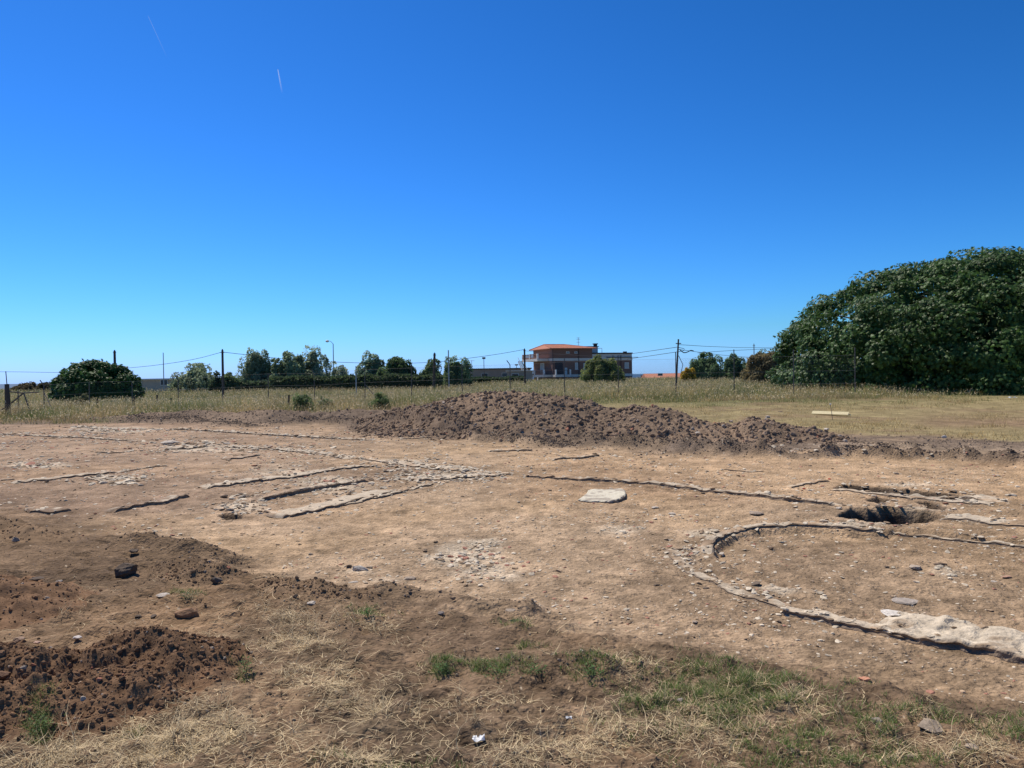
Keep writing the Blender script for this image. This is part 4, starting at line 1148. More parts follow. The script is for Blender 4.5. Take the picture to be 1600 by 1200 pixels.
def field_grass():
    Ls = []
    for (n, y0, y1, h0, h1, w0, w1, sg) in ((90000, 31, 52, .35, .85, .010, .022, 3), (60000, 52, 90, .45, .9, .018, .035, 2), (50000, 90, 190, .5, .95, .035, .07, 2)):
        y = rng.uniform(y0, y1, n * 2); x = y * rng.uniform(-.95, .95, n * 2)
        g = .35 + .65 * sstep(.3, .6, vn(x / 2.0, y / 2.0, 851))
        # denser and starting earlier on the left where the field comes close to the floor
        lim = np.where(x < 2, 31.5, 35.5) + 2 * fbm(x, y, 4, 3, 853)
        ok = (rng.random(len(x)) < g) & (y > lim)
        x = x[ok][:n]; y = y[ok][:n]; m_ = len(x)
        P = np.stack([x, y, G(x, y) - .02], -1)
        patch = vn(x / 3.1, y / 2.2, 855) * .6 + .4 * rng.random(m_)
        kind = rng.random(m_)
        dry = np.array((.60, .45, .21)); grn = np.array((.18, .225, .07)); pale = np.array((.68, .57, .36))
        cc = lerp(np.broadcast_to(grn, (m_, 3)), dry, sstep(.42, .70, patch))
        cc = lerp(cc, np.array((.36, .25, .14)), sstep(.6, .8, vn(x / 5.0, y / 3.0, 859)) * .6)
        cc = cc * (.7 + .6 * vn(x / 1.3, y / 1.0, 860))[:, None]
        cc = cc * rng.uniform(.65, 1.3, (m_, 1))
        tip = np.where((kind < .35)[:, None], pale * rng.uniform(.7, 1.1, (m_, 1)), cc * 1.15)
        hgt = rng.uniform(h0, h1, m_) * (.55 + .6 * vn(x / 3.0, y / 3.0, 857)) * (.45 + .55 * sstep(0, 5, y - np.where(x < 2, 31.5, 35.5)))
        V, Q, C = blades(P, rng.uniform(0, 6.28, m_), rng.uniform(1.15, 1.55, m_), rng.uniform(.2, 1.35, m_), hgt, rng.uniform(w0, w1, m_), cc, sg, None, tip)
        Ls.append((V, Q, C))
        # feathery seed heads
        s_ = rng.random(m_) < .22
        q = P[s_].copy(); q[:, 2] += hgt[s_] * .85; k_ = s_.sum()
        Ls.append(blades(q, rng.uniform(0, 6.28, k_), rng.uniform(.3, 1.4, k_), rng.uniform(-.6, .6, k_), rng.uniform(.08, .16, k_), rng.uniform(w1, w1 * 1.8, k_),
                         pale * rng.uniform(.7, 1.25, (k_, 1)), 2))
    V, Fa, C = join(Ls)
    tag(mesh_np('field_grass', V, Fa, M_grass, C), 'tall wild grass with pale seed heads filling the field behind the site', 'grass', kind='stuff')
field_grass()

# ------------------------------------------------------------------ trees
FIG = (np.array([(0, 0, 0), (.25, .13, .03), (.30, .42, -.02), (.50, .18, .05), (.78, .34, -.03), (.75, .10, .05), (1.05, 0, -.08),
                 (.75, -.10, .05), (.78, -.34, -.03), (.50, -.18, .05), (.30, -.42, -.02), (.25, -.13, .03)], float),
       np.array([(0, 1, 11), (1, 2, 3), (1, 3, 9), (1, 9, 11), (11, 9, 10), (3, 4, 5), (3, 5, 7), (3, 7, 9), (9, 7, 8), (5, 6, 7)]))
CLUMP = (np.array([(0, 0, 0), (.5, .3, .1), (1, 0, 0), (.5, -.3, .1), (0, .1, .1), (-.2, .6, .4), (.2, .9, .2), (.4, .5, .1)], float),
         np.array([(0, 1, 2), (0, 2, 3), (4, 5, 6), (4, 6, 7)]))

def out_rot(nrm, n, jit=.6):
    """rotations whose z axis lies near the given outward normals and whose x axis droops outward"""
    z = nrm + rng.normal(size=(n, 3)) * jit; z[:, 2] += .25; z /= np.linalg.norm(z, axis=1)[:, None]
    x = nrm * np.array((1, 1, .1)) + rng.normal(size=(n, 3)) * .6 + np.array((0, 0, -.35))
    x -= (x * z).sum(1)[:, None] * z; x /= np.linalg.norm(x, axis=1)[:, None]
    y = np.cross(z, x)
    return np.stack([x, y, z], -1)

def crown_points(n, rad, lumps, seed, shell=.35, zmin=0.0, lump_r=.22, qr=(.62, .93), pw=2):
    """points of a lumpy half-ellipsoid crown. rad = (rx,ry,rz); base at z=0"""
    g = np.random.default_rng(seed)
    d = g.normal(size=(lumps, 3)); d[:, 2] = np.abs(d[:, 2]) - .12; d /= np.linalg.norm(d, axis=1)[:, None]
    q = g.uniform(qr[0], qr[1], (lumps, 1)); C = d * q
    lr = g.uniform(.5, 1.45, lumps) * lump_r
    k = g.integers(0, lumps, n)
    e = g.normal(size=(n, 3)); e /= np.linalg.norm(e, axis=1)[:, None]
    flip = (e * d[k]).sum(1) < -.35; e[flip] *= -1
    rr_ = g.uniform(1 - shell, 1.03, n) ** .7
    P = C[k] + e * (lr[k] * rr_)[:, None]
    nr = e * .65 + d[k] * .5; nr /= np.linalg.norm(nr, axis=1)[:, None]
    tone = g.uniform(.78, 1.2, lumps)[k]
    if pw != 2:
        f_ = (np.hypot(P[:, 0], P[:, 1]) ** pw + np.abs(P[:, 2]) ** pw) ** (1 / pw) + 1e-6; P = P * (np.linalg.norm(P, axis=1) / f_)[:, None]
    P = P * np.array(rad)
    ok = P[:, 2] > zmin * rad[2]
    return P[ok], nr[ok], tone[ok]

def tree(name, base, rad, n, leaf, color, label, cat='tree', seed=1, lumps=60, lump_r=.22, lift=0.0, shape=CLUMP, mt=None, trunk=.12, inner=.25, group=None, zmin=-.1, var=.35, limbs=6, extra=None, hil=0.0, jit=.6, qr=(.55, .98), pw=2):
    root = empty(name, base, 0, label, cat, group)
    if n < 12000 and cat == 'tree' and name != 'broadleaf_tree': rad = (rad[0] * 1.15, rad[1] * 1.1, rad[2] * 1.04)
    P, N, T = crown_points(n, rad, lumps, seed, zmin=zmin, lump_r=lump_r, qr=qr, pw=pw)
    P[:, 2] += lift; m_ = len(P)
    if extra is not None:
        keep = extra(P); P, N, T = P[keep], N[keep], T[keep]; m_ = len(P)
    S = leaf * rng.uniform(.65, 1.3, m_)
    c = np.array(color) * T[:, None] * rng.uniform(1 - var, 1 + var, (m_, 1))
    if hil: 
        y_ = rng.random(m_) < hil; c[y_] = c[y_] * np.array((1.7, 1.5, 1.1))
    V, Fc, C = bake([shape], P, S, out_rot(N, m_, jit), c)
    # inner, coarser foliage closes the crown
    ni = int(n * inner); g = np.random.default_rng(seed + 5)
    e = g.normal(size=(ni, 3)); e[:, 2] = np.abs(e[:, 2]); e /= np.linalg.norm(e, axis=1)[:, None]
    Pi = e * (g.uniform(.45, .80 if qr[0] < .8 else .87, (ni, 1))) * np.array(rad); Pi[:, 2] += lift
    if extra is not None:
        keep = extra(Pi); Pi = Pi[keep]; e = e[keep]; ni = len(Pi)
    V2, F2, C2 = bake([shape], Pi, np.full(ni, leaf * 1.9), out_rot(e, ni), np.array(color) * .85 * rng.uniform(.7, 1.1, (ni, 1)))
    VV, Fa, CC = join([(V, Fc, C), (V2, F2, C2)])
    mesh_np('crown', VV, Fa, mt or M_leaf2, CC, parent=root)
    g2 = random.Random(seed); mb = MB(); top = lift + rad[2] * .75
    mb.tube([(0, 0, -.3), (.03 * rad[0], 0, top * .35), (-.02 * rad[0], .02 * rad[1], top * .7), (0, 0, top)], [trunk, trunk * .8, trunk * .5, trunk * .15], 9)
    for k in range(limbs):
        a = 6.28 * k / limbs + g2.uniform(-.4, .4); z0 = top * g2.uniform(.12, .5); q = g2.uniform(.5, .8)
        mb.tube([(0, 0, z0), (rad[0] * q * .4 * math.cos(a), rad[1] * q * .4 * math.sin(a), z0 + (top - z0) * .45),
                 (rad[0] * q * math.cos(a), rad[1] * q * math.sin(a), z0 + (top - z0) * g2.uniform(.6, 1.0))], [trunk * .5, trunk * .32, trunk * .08], 6)
    mb.build('trunk', M_bark, root, smooth=True)
    return root

def gz(x, y): return float(G(np.array([x]), np.array([y]))[0])
def tree_px(name, u0, u1, vtop, Y, n, leaf, color, label, depth=None, **k):
    a = at(u0, 590, Y); b = at(u1, 590, Y); x = (a[0] + b[0]) / 2; rxx = (b[0] - a[0]) / 2
    zt = at((u0 + u1) / 2, vtop, Y)[2]; g = gz(x, Y)
    lift = k.pop('lift', .0)
    return tree(name, (x, Y, g), (rxx, depth or rxx * .9, zt - g - lift), n, leaf, color, label, lift=lift, **k)

# the big fig tree at right
def fig_cut(P):
    # hollow under the skirt toward the camera on its right part
    hollow = (P[:, 1] < -1.0) & (P[:, 2] < 2.5 + .5 * np.sin(P[:, 0] * 1.9) - .35 * np.abs(P[:, 0] + 1.0)) & (P[:, 0] > -6.5)
    return ~(hollow & (np.random.default_rng(3).random(len(P)) < .93))
tree('fig_tree', (32.2, 46.0, .42), (16.4, 11.0, 8.35), 150000, .24, (.066, .130, .032), 'huge dark green fig tree filling the right edge beyond the dry grass',
     seed=21, lumps=900, lump_r=.066, qr=(.87, .96), pw=2.5, shape=FIG, mt=M_leaf, trunk=.45, inner=.26, extra=fig_cut, limbs=14, zmin=-.02, var=.4, jit=.5)
tree_px('fig_tree', 89, 214, 565, 58, 20000, .24, (.058, .125, .032), 'round dark green fig tree at the left behind the fence', depth=3.2,
        seed=22, lumps=260, lump_r=.11, qr=(.84, .95), pw=2.3, shape=FIG, mt=M_leaf, trunk=.2, inner=.3, zmin=-.02)
OLV = (.33, .40, .25); DKG = (.13, .20, .08); MID = (.20, .28, .12)
tree_px('broadleaf_tree', 913, 970, 555, 105, 9000, .26, (.19, .24, .09), 'rounded olive green tree with yellowish tips in front of the brick house', seed=23, lumps=70, lump_r=.22, trunk=.2, hil=.3)
tree_px('olive_tree', 276, 342, 573, 112, 3500, .32, OLV, 'grey green tree rising behind the low tan building', seed=24)
tree_px('tamarisk_tree', 378, 421, 547, 105, 5200, .28, OLV, 'slim grey green tree with a tuft on top, leftmost of the middle row', seed=25, lumps=40, lump_r=.27)
tree_px('olive_tree', 423, 480, 556, 105, 6000, .30, (.28, .36, .21), 'broad grey green tree second in the middle row', seed=26, lumps=50)
tree_px('eucalyptus_tree', 458, 512, 545, 108, 5000, .28, (.36, .43, .28), 'tall loose topped pale tree behind the broad grey green one', seed=27, lumps=34, lump_r=.24, inner=.15)
tree_px('olive_tree', 511, 547, 568, 112, 1500, .26, (.36, .42, .28), 'thin sparse tree right of the street lamp', seed=28, lumps=22, lump_r=.22, inner=.05, lift=.6)
tree_px('olive_tree', 558, 608, 558, 104, 4800, .29, (.30, .38, .23), 'grey green tree just left of the dark pine', seed=29, lumps=44)
tree_px('pine_tree', 598, 643, 560, 100, 4200, .28, DKG, 'dark pine with a flat spreading top in the middle row', seed=30, lift=1.6, lumps=34)
tree_px('broadleaf_tree', 654, 692, 563, 110, 3600, .29, MID, 'dark green tree between the pine and the two thin poles', seed=31)
tree_px('broadleaf_tree', 690, 737, 558, 105, 5000, .30, (.23, .31, .15), 'dense green tree nearest the long low wall', seed=32)
tree_px('broadleaf_tree', 1074, 1131, 553, 120, 5200, .33, (.17, .26, .12), 'dark round tree right of the leaning poles', seed=33)
tree_px('broadleaf_tree', 1127, 1169, 557, 122, 3800, .33, (.15, .23, .11), 'smaller dark tree touching the round one, right of it', seed=34)
tree_px('bronze_shrub', 1162, 1226, 551, 75, 6500, .22, (.24, .20, .10), 'bronze brown bush beside the big fig tree', seed=35, lumps=50, cat='bush')
tree_px('broadleaf_tree', 1178, 1235, 545, 88, 3500, .28, (.18, .24, .11), 'green shrub top showing behind the bronze bush', seed=36, lumps=40)
tree_px('flowering_bush', 1062, 1088, 574, 100, 1500, .24, (.50, .36, .04), 'yellow flowering bush at the foot of the leaning poles', seed=37, lumps=26, cat='bush')
tree_px('shrub', 326, 352, 586, 95, 1700, .28, (.09, .13, .06), 'dark shrub at the right end of the low tan building', seed=38, lumps=24, cat='bush')
tree_px('shrub', 347, 377, 582, 98, 1700, .28, MID, 'green shrub left of the slim grey green tree', seed=39, lumps=24, cat='bush')
tree_px('shrub', 22, 62, 600, 150, 1500, .45, (.12, .10, .06), 'low brownish shrub before the sea at the left edge', seed=40, lumps=24, cat='bush')
tree_px('shrub', 58, 100, 597, 140, 1500, .42, (.10, .09, .05), 'low brown bush half behind the round fig tree', seed=41, lumps=24, cat='bush')
tree_px('shrub', 455, 492, 610, 37.5, 1300, .08, (.17, .25, .10), 'bright green shrub in the field before the middle row of trees', seed=42, lumps=24, cat='bush')
tree_px('shrub', 576, 610, 616, 37.5, 900, .08, (.18, .25, .10), 'small green shrub in the field near the left end of the heap', seed=43, lumps=22, cat='bush')
tree_px('shrub', 492, 520, 618, 39, 700, .08, (.2, .25, .12), 'faint green shrub between the two brighter ones in the field', seed=44, lumps=22, cat='bush')
tree_px('shrub', 108, 140, 614, 45, 900, .10, (.17, .18, .09), 'pale green shrub at the foot of the round fig tree', seed=45, lumps=22, cat='bush')
def hedge(u0, u1, v0, Y, n, leaf, color, label, seed):
    a = at(u0, v0, Y); b = at(u1, v0, Y); g = np.random.default_rng(seed)
    cx = (a[0] + b[0]) / 2; z0 = gz(cx, Y); W_ = b[0] - a[0]; H_ = a[2] * .5 + b[2] * .5 - z0
    root = empty('hedge', (cx, Y, z0), 0, label, 'hedge')
    x = g.uniform(-W_ / 2, W_ / 2, n); y = g.choice([-1, 1], n) * .8 + g.normal(size=n) * .2; z = g.uniform(0, 1, n) * H_
    tp = g.random(n) < .35; y[tp] = g.uniform(-.8, .8, tp.sum()); z[tp] = H_
    z = z * (.9 + .16 * vn(x / 1.5, x * 0, seed)) + g.normal(size=n) * .05
    N = np.stack([g.normal(size=n) * .3, np.sign(y) * .8, np.where(tp, 1.0, .2)], -1)
    V, Fc, C = bake([CLUMP], np.stack([x, y, z], -1), leaf * g.uniform(.7, 1.3, n), out_rot(N, n), np.array(color) * g.uniform(.7, 1.3, (n, 1)))
    mesh_np('foliage', V, Fc, M_leaf2, C, parent=root)
    mb = MB()
    mb.tube([(-W_ / 2 * .98, 0, H_ * .4), (0, 0, H_ * .5), (W_ / 2 * .98, 0, H_ * .4)], .05, 5)
    for k in range(8): xx = -W_ / 2 + W_ * (k + .5) / 8; mb.tube([(xx, 0, -.1), (xx, 0, H_ * .55)], .06, 5)
    mb.build('stem', M_bark, root)
hedge(424, 690, 589, 96, 9000, .34, (.09, .13, .055), 'long dark hedge under the middle row of trees', 1)
hedge(730, 818, 591, 150, 3500, .42, (.06, .1, .04), 'clipped green hedge in front of the long low wall', 2)
hedge(372, 428, 597, 99, 1500, .34, (.08, .12, .06), 'short dark hedge under the slim grey green tree', 3)

# ------------------------------------------------------------------ brick house
def house():
    Y0 = 170.0; p = at(864, 586.5, Y0); gz0 = gz(p[0], Y0)
    root = empty('brick_house', (p[0], Y0, gz0), R(20), 'dark red brick house with orange hipped roof, balconies and a flat roofed wing', 'house')
    Z = lambda v: EYE + (586.5 - v) * .1417 - gz0
    zb0, zb1, z2a, z2b, zE = Z(589.5), Z(585.5), Z(564), Z(560), Z(545)
    Lx, Ux, Dy = 19.8, 9.7, 11.6
    def part(name, f, mt, par=root): mb = MB(); f(mb); return mb.build(name, mt, par)
    # walls
    part('basement_wall', lambda b: b.box(0, Lx, 0, Dy, -.5, zb0), M_brick)
    part('lower_wall', lambda b: b.box(0, Lx, 0, Dy, zb1, z2a).box(0, .02, 0, 0.02, zb1, zb1 + .1), M_brick)
    part('floor_band', lambda b: b.box(-.06, Lx + .06, -.06, Dy + .06, zb0, zb1), M_render)
    part('upper_band', lambda b: b.box(-.06, Lx + .06, -.06, Dy + .06, z2a, z2b), M_render)
    part('upper_wall', lambda b: b.box(0, Ux, 0, Dy, z2b, zE), M_brick)
    part('wing_parapet', lambda b: b.box(Ux + .003, Lx, 0, Dy, z2b, Z(553.5)), M_render)
    part('wing_coping', lambda b: b.box(Ux + .3, Lx + .12, -.14, Dy + .1, Z(553.5), Z(551.5)), M_darkroof)
    part('ledge', lambda b: b.box(Ux + 3.5, Lx + 1.4, -.32, -.063, Z(559.6), Z(558.8)), M_darkroof)
    # roof
    ov = .75; x0, x1, y0, y1 = -ov, Ux + ov, -ov, Dy + ov; zr = Z(536.6); ze = zE
    A = (.4, 5.7, zr); B = (5.4, 5.7, zr)
    r = MB()
    c = [(x0, y0), (x1, y0), (x1, y1), (x0, y1)]
    r.poly([(*c[0], ze + .12), (*c[1], ze + .12), B, A]); r.poly([(*c[1], ze + .12), (*c[2], ze + .12), B])
    r.poly([(*c[2], ze + .12), (*c[3], ze + .12), A, B]); r.poly([(*c[3], ze + .12), (*c[0], ze + .12), A])
    r.poly([(*c[3], ze), (*c[2], ze), (*c[1], ze), (*c[0], ze)])
    for k in range(4):
        a, b = c[k], c[(k + 1) % 4]; r.poly([(*a, ze), (*b, ze), (*b, ze + .12), (*a, ze + .12)])
    rf = r.build('roof', M_tile, root)
    rd = MB()
    for a, b in ((A, B), (A, (*c[0], ze + .14)), (A, (*c[3], ze + .14)), (B, (*c[1], ze + .14)), (B, (*c[2], ze + .14))): rd.tube([a, b], .11, 6)
    rd.build('ridge_tiles', M_tile, rf)
    # tile courses: shallow ribs on the front slope
    rb = MB()
    for k in range(34):
        x = x0 + (x1 - x0) * (k + .5) / 34
        t = min(1, max(0, (x - x0) / (A[0] - x0) if x < A[0] else ((x1 - x) / (x1 - B[0]) if x > B[0] else 1)))
        rb.tube([(x, y0, ze + .14), (x, y0 + (5.7 - y0) * t * .98, ze + .14 + (zr - ze - .12) * t * .98)], .035, 4)
    rb.build('tile_ribs', M_tile, rf)
    # penthouse behind right
    ph = part('stair_tower', lambda b: b.box(8.6, 13.6, 5.0, 9.5, z2b, Z(540.6)), M_render)
    part('tower_roof', lambda b: b.box(7.6, 13.8, 4.7, 9.8, Z(540.6), Z(539.7)), M_darkroof, ph)
    chm = part('chimney', lambda b: b.box(12.9, 13.55, 5.2, 5.9, Z(539.7), Z(536.5)).box(12.75, 13.7, 5.05, 6.05, Z(536.5), Z(535)), M_darkroof, ph)
    an = MB(); an.tube([(8.9, 5.6, Z(540)), (8.9, 5.6, Z(525))], .05, 5)
    for zz in (526, 528.5, 533): an.tube([(8.4, 5.6, Z(zz)), (9.4, 5.6, Z(zz))], .035, 4)
    an.build('antenna', M_galv, root)
    part('pipe_frame', lambda b: b.tube([(13.7, 5.5, Z(543)), (14.9, 5.5, Z(543)), (14.9, 5.5, Z(551))], .06, 5), M_galv)
    part('roof_unit', lambda b: b.box(18.0, 18.8, .5, 1.0, Z(551.5), Z(549.5)), M_rust)
    # drain pipes
    for x in (0.0, 6.3, 14.9, 16.9): part('drain_pipe', lambda b, x=x: b.tube([(x - .03, -.14, 0.2), (x - .03, -.14, zE - .1 if x < 9 else Z(556))], .07, 6), M_darkroof)
    # windows and doors of the front (x = metres along the front)
    def win(x, w, v0, v1, shut=True, name='window'):
        fr = part(name, lambda b: b.box(x, x + w, -.07, -.004, Z(v1), Z(v0)), M_white)
        part('shutter' if shut else 'pane', lambda b: b.box(x + .08, x + w - .08, -.085, -.072, Z(v1) + .08, Z(v0) - .08), M_shutter if shut else M_glass, fr)
        part('sill', lambda b: b.box(x - .1, x + w + .1, -.16, -.073, Z(v1) - .08, Z(v1)), M_render, fr)
    k = .1417 / math.cos(R(20))
    for (u0, u1, v0, v1, s_) in ((899.7, 904.4, 567, 577.6, True), (913.5, 918.8, 568, 577.6, True), (982.4, 989.6, 567.5, 577, True),
                                 (885.5, 890.8, 549.4, 552, False), (899, 903.8, 549.4, 552, False), (940, 946, 567.5, 577, True), (958, 963, 567.5, 577, True)):
        win((u0 - 864) * k, (u1 - u0) * k, v0, v1, s_)
    dr = part('door', lambda b: b.box((882.6 - 864) * k, (886.8 - 864) * k, -.08, -.004, zb1, Z(575)), M_white)
    part('pane', lambda b: b.box((883.3 - 864) * k, (886.1 - 864) * k, -.095, -.083, zb1 + .9, Z(576)), M_shutter, dr)
    lg = part('loggia_opening', lambda b: b.box((867.5 - 864) * k, (880 - 864) * k, -.05, -.004, zb1 + .02, Z(565.5)), M_darkroof)
    part('terrace_slab', lambda b: b.box(-.1, (888 - 864) * k, -1.6, -.064, zb0 + .01, zb1 - .01), M_render)
    tr = MB(); x_ = .1
    for q in range(12): tr.box(.3 + q * .27, .33 + q * .27, -1.5, -1.47, zb1, zb1 + .85)
    tr.box(.2, 3.4, -1.52, -1.45, zb1 + .85, zb1 + .92)
    tr.build('terrace_railing', M_rust, root)
    part('terrace_pier', lambda b: b.box(-.05, .25, -1.6, -1.3, zb1 - .009, zb1 + 1.1).box(3.4, 3.7, -1.6, -1.3, zb1 - .009, zb1 + 1.1), M_white)
    # left side: door, balconies, stairs
    # left facade is the plane x=0, y grows away to the left
    ld = part('door', lambda b: b.box(-.08, -.004, 4.9, 7.2, zb1, Z(566.6)), M_white)
    part('pane', lambda b: b.box(-.095, -.083, 5.1, 7.0, zb1 + .1, Z(567.4)), M_shutter, ld)
    def balcony(zs, depth, ya, yb, posts, name):
        b = MB(); b.box(-depth, -.063, ya, yb, zs - .55, zs); s_ = b.build(name, M_render, root)
        for yy in posts: part('pier', lambda q, yy=yy: q.box(-depth, -depth + .35, yy, yy + .35, zs + .003, zs + 1.15), M_white, s_)
        rl = MB(); rl.box(-depth + .08, -depth + .2, ya + .1, yb - .1, zs + .95, zs + 1.1); rl.box(-depth + .05, -depth + .22, ya + .1, yb - .1, zs + .01, zs + .3)
        for q in range(int((yb - ya) / .3)): rl.box(-depth + .1, -depth + .16, ya + .2 + q * .3, ya + .28 + q * .3, zs + .303, zs + .947)
        rl.box(-depth + .36, -.07, ya + .05, ya + .14, zs + .95, zs + 1.1)
        rl.build('railing', M_rail, s_)
        return s_
    balcony(z2b, 2.9, 2.0, 11.6, (2.0, 6.6, 11.2), 'upper_balcony')
    balcony(zb1, 2.0, .5, 11.6, (.6, 5.8, 11.2), 'lower_balcony')
    st_ = MB()
    for q in range(14):
        zz = z2b - .3 - q * .23; st_.box(-3.9, -2.95, 11.2 - q * .3, 11.5 - q * .3, zz - .12, zz)
    for q in (0, 1):
        st_.tube([(-3.9 + q * .95, 11.5, z2b + .5), (-3.9 + q * .95, 7.3, z2b - 3.0)], .06, 5)
        st_.tube([(-3.9 + q * .95, 11.5, z2b - .5), (-3.9 + q * .95, 7.3, z2b - 3.8)], .09, 5)
    st_.build('outside_stair', M_galv, root)
    part('support_column', lambda b: b.box(-2.85, -2.6, 2.1, 2.4, -.3, zb1 - .56).box(-1.9, -1.65, 11.1, 11.4, -.3, zb1 - .56), M_white)
house()

# ------------------------------------------------------------------ other buildings
def low_building(u0, u1, vt, Y, dy, name, label, wallm, roofm, over=.25, rz=0.0, openings=(), rt=.25, pitched=0.0, white_end=False):
    a = at(u0, vt, Y); b = at(u1, vt, Y); g = gz(a[0], Y); H_ = (a[2] + b[2]) / 2 - g; W_ = b[0] - a[0]
    root = empty(name, (a[0], Y, g), rz, label, 'building')
    MB().box(0, W_, 0, dy, -.6, H_ - rt).build('wall', wallm, root)
    if pitched:
        r = MB(); o = over
        z0 = H_ - rt; z1 = H_ + pitched
        r.poly([(-o, -o, z0 + .05), (W_ + o, -o, z0 + .05), (W_ + o, dy / 2, z1), (-o, dy / 2, z1)]).poly([(-o, dy / 2, z1), (W_ + o, dy / 2, z1), (W_ + o, dy + o, z0), (-o, dy + o, z0)])
        r.poly([(-o, -o, z0), (-o, -o, z0 + .05), (-o, dy / 2, z1), (-o, dy + o, z0)]).poly([(W_ + o, -o, z0), (W_ + o, dy + o, z0), (W_ + o, dy / 2, z1), (W_ + o, -o, z0 + .05)])
        r.poly([(-o, -o, z0), (W_ + o, -o, z0), (W_ + o, -o, z0 + .05), (-o, -o, z0 + .05)]).poly([(-o, -o, z0), (-o, dy + o, z0), (W_ + o, dy + o, z0), (W_ + o, -o, z0)])
        r.build('roof', roofm, root)
    else:
        MB().box(-over, W_ + over, -over, dy + over, H_ - rt, H_).build('roof', roofm, root)
    for (x, w, z0, z1, dk) in openings:
        f = MB().box(x, x + w, -.06, -.004, z0, z1).build('window' if z0 > .3 else 'door', M_white, root)
        MB().box(x + .08, x + w - .08, -.08, -.064, z0 + .08, z1 - .08).build('pane', dk, f)
    if white_end: MB().box(.05, .75, -.15, -.004, 0, H_ - rt - .004).build('corner_pier', M_white, root)
    return root
low_building(214, 332, 591, 112, 8, 'low_building', 'low flat roofed tan building beside the round fig tree', M_tan, M_render, .3, 0,
             ((3.4, 1.1, 1.0, 1.9, M_glass), (7.0, .9, .2, 1.9, M_greywall)), .2, 0, True)
low_building(727, 829, 575.3, 190, 14, 'low_building', 'long grey brown windowless building left of the brick house', M_greywall, M_darkroof, .3, 0,
             ((4.0, 1.6, 1.4, 2.4, M_glass), (9.0, 1.6, 1.4, 2.4, M_glass)), .25)
low_building(792, 832, 578.8, 165, 4, 'lean_to', 'pale roofed lean-to between the long building and the balconies', M_greywall, M_white, .3, 0, ((1.0, 1.5, .0, 1.9, M_darkroof),), .12)
low_building(1012, 1066, 588, 230, 9, 'low_building', 'distant low shed with an orange tiled roof, right of the brick house', M_greywall, M_tile, .5, 0, ((3, 1.5, .6, 1.4, M_glass),), .5, .9)
low_building(996, 1012, 594, 260, 6, 'low_building', 'tiny red roofed hut against the sea beside the house corner', M_render, M_tile, .4, 0, ((1, .8, .2, .9, M_glass),), .3, .5)

# water tank / rooftop bits left of the house
def thin_pole(u, vt, vb, Y, rad, label, name='pole', mt=M_rust, cat='pole', lean=0.0, extra=None, group=None):
    a = at(u, vt, Y); x = a[0]; g = gz(x, Y); H_ = a[2] - g
    root = empty(name, (x, Y, g), 0, label, cat, group)
    MB().tube([(-lean, 0, -.3), (-lean * .5, 0, H_ * .5), (0, 0, H_)], [rad * 1.1, rad, rad * .85], 8).build('shaft', mt, root)
    if extra: extra(root, H_)
    return root
def insul(root, H_):
    MB().tube([(-.16, 0, H_ - .18), (.16, 0, H_ - .18)], .03, 5).build('crossarm', M_rust, root)
    MB().tube([(0, 0, H_), (0, 0, H_ + .08)], .05, 6).build('cap', M_rust, root)
def lamp(root, H_):
    MB().tube([(0, 0, H_ - .02), (-.35, 0, H_ + .35), (-.7, 0, H_ + .42)], .035, 6).build('arm', M_galv, root)
    v, f = ICO[2]; v = v * .26; v = v * np.array((1, 1, .7)) + np.array((-.85, 0, H_ + .38))
    mesh_np('lamp_head', v, f, M_lamp, parent=root, smooth=True)
UG = 'wooden poles carrying the overhead cable'
thin_pole(179, 548, 0, 74, .13, 'dark wooden pole rising behind the round fig tree', 'utility_pole', M_wood, 'pole', 0, insul, UG)
thin_pole(347.5, 547, 0, 60, .10, 'straight dark wooden pole between the low tan building and the trees', 'utility_pole', M_wood, 'pole', 0, insul, UG)
thin_pole(679, 552, 0, 78, .13, 'dark wooden pole leaning slightly, left of a thin grey one', 'utility_pole', M_wood, 'pole', .15, insul, UG)
thin_pole(819.5, 545.5, 0, 88, .11, 'grey brown wooden pole touching the left edge of the balconies', 'utility_pole', M_wood, 'pole', 0, insul, UG)
def p1060(root, H_):
    insul(root, H_)
    MB().tube([(.0, 0, H_ * .72), (.25, 0, H_ * .55), (.12, 0, H_ * .40)], .02, 5).build('bracket', M_rust, root)
thin_pole(1060, 532, 0, 46, .055, 'tall leaning dark pole with wires right of the brick house', 'utility_pole', M_wood, 'pole', .22, p1060, UG)
thin_pole(255, 551, 0, 100, .06, 'thin light metal pole behind the low tan building', 'antenna_pole', M_galv)
thin_pole(520.5, 537, 0, 112, .07, 'slender grey street lamp with a white head among the middle trees', 'street_lamp', M_galv, 'street lamp', 0, lamp)
thin_pole(700.5, 547, 0, 96, .08, 'thin grey metal pole right of a leaning wooden one', 'antenna_pole', M_galv)
thin_pole(1178, 538, 0, 100, .07, 'thin grey pole with a dark top above the bronze bush', 'antenna_pole', M_galv, 'pole', 0, insul)
thin_pole(756, 561, 0, 188, .08, 'short floodlight pole above the long grey building', 'lamp_pole', M_rust, 'pole', 0, lambda r, H_: MB().box(-.4, .4, -.15, .15, H_, H_ + .45).build('lamp_head', M_rust, r))
thin_pole(737, 563, 0, 186, .06, 'thin aerial left on the long grey building', 'antenna_pole', M_galv, 'pole', 0, lambda r, H_: MB().tube([(-.7, 0, H_ - .1), (.7, 0, H_ - .1)], .04, 4).build('aerial_bar', M_galv, r))
thin_pole(807, 571, 0, 186, .07, 'short thin pole close to the left of the house stair', 'lamp_pole', M_rust, 'pole', 0, lambda r, H_: MB().box(-.4, .4, -.1, .1, H_, H_ + .3).build('lamp_head', M_rust, r))
thin_pole(556, 572, 0, 70, .05, 'thin grey post in front of the middle trees, right of the lamp', 'antenna_pole', M_galv)

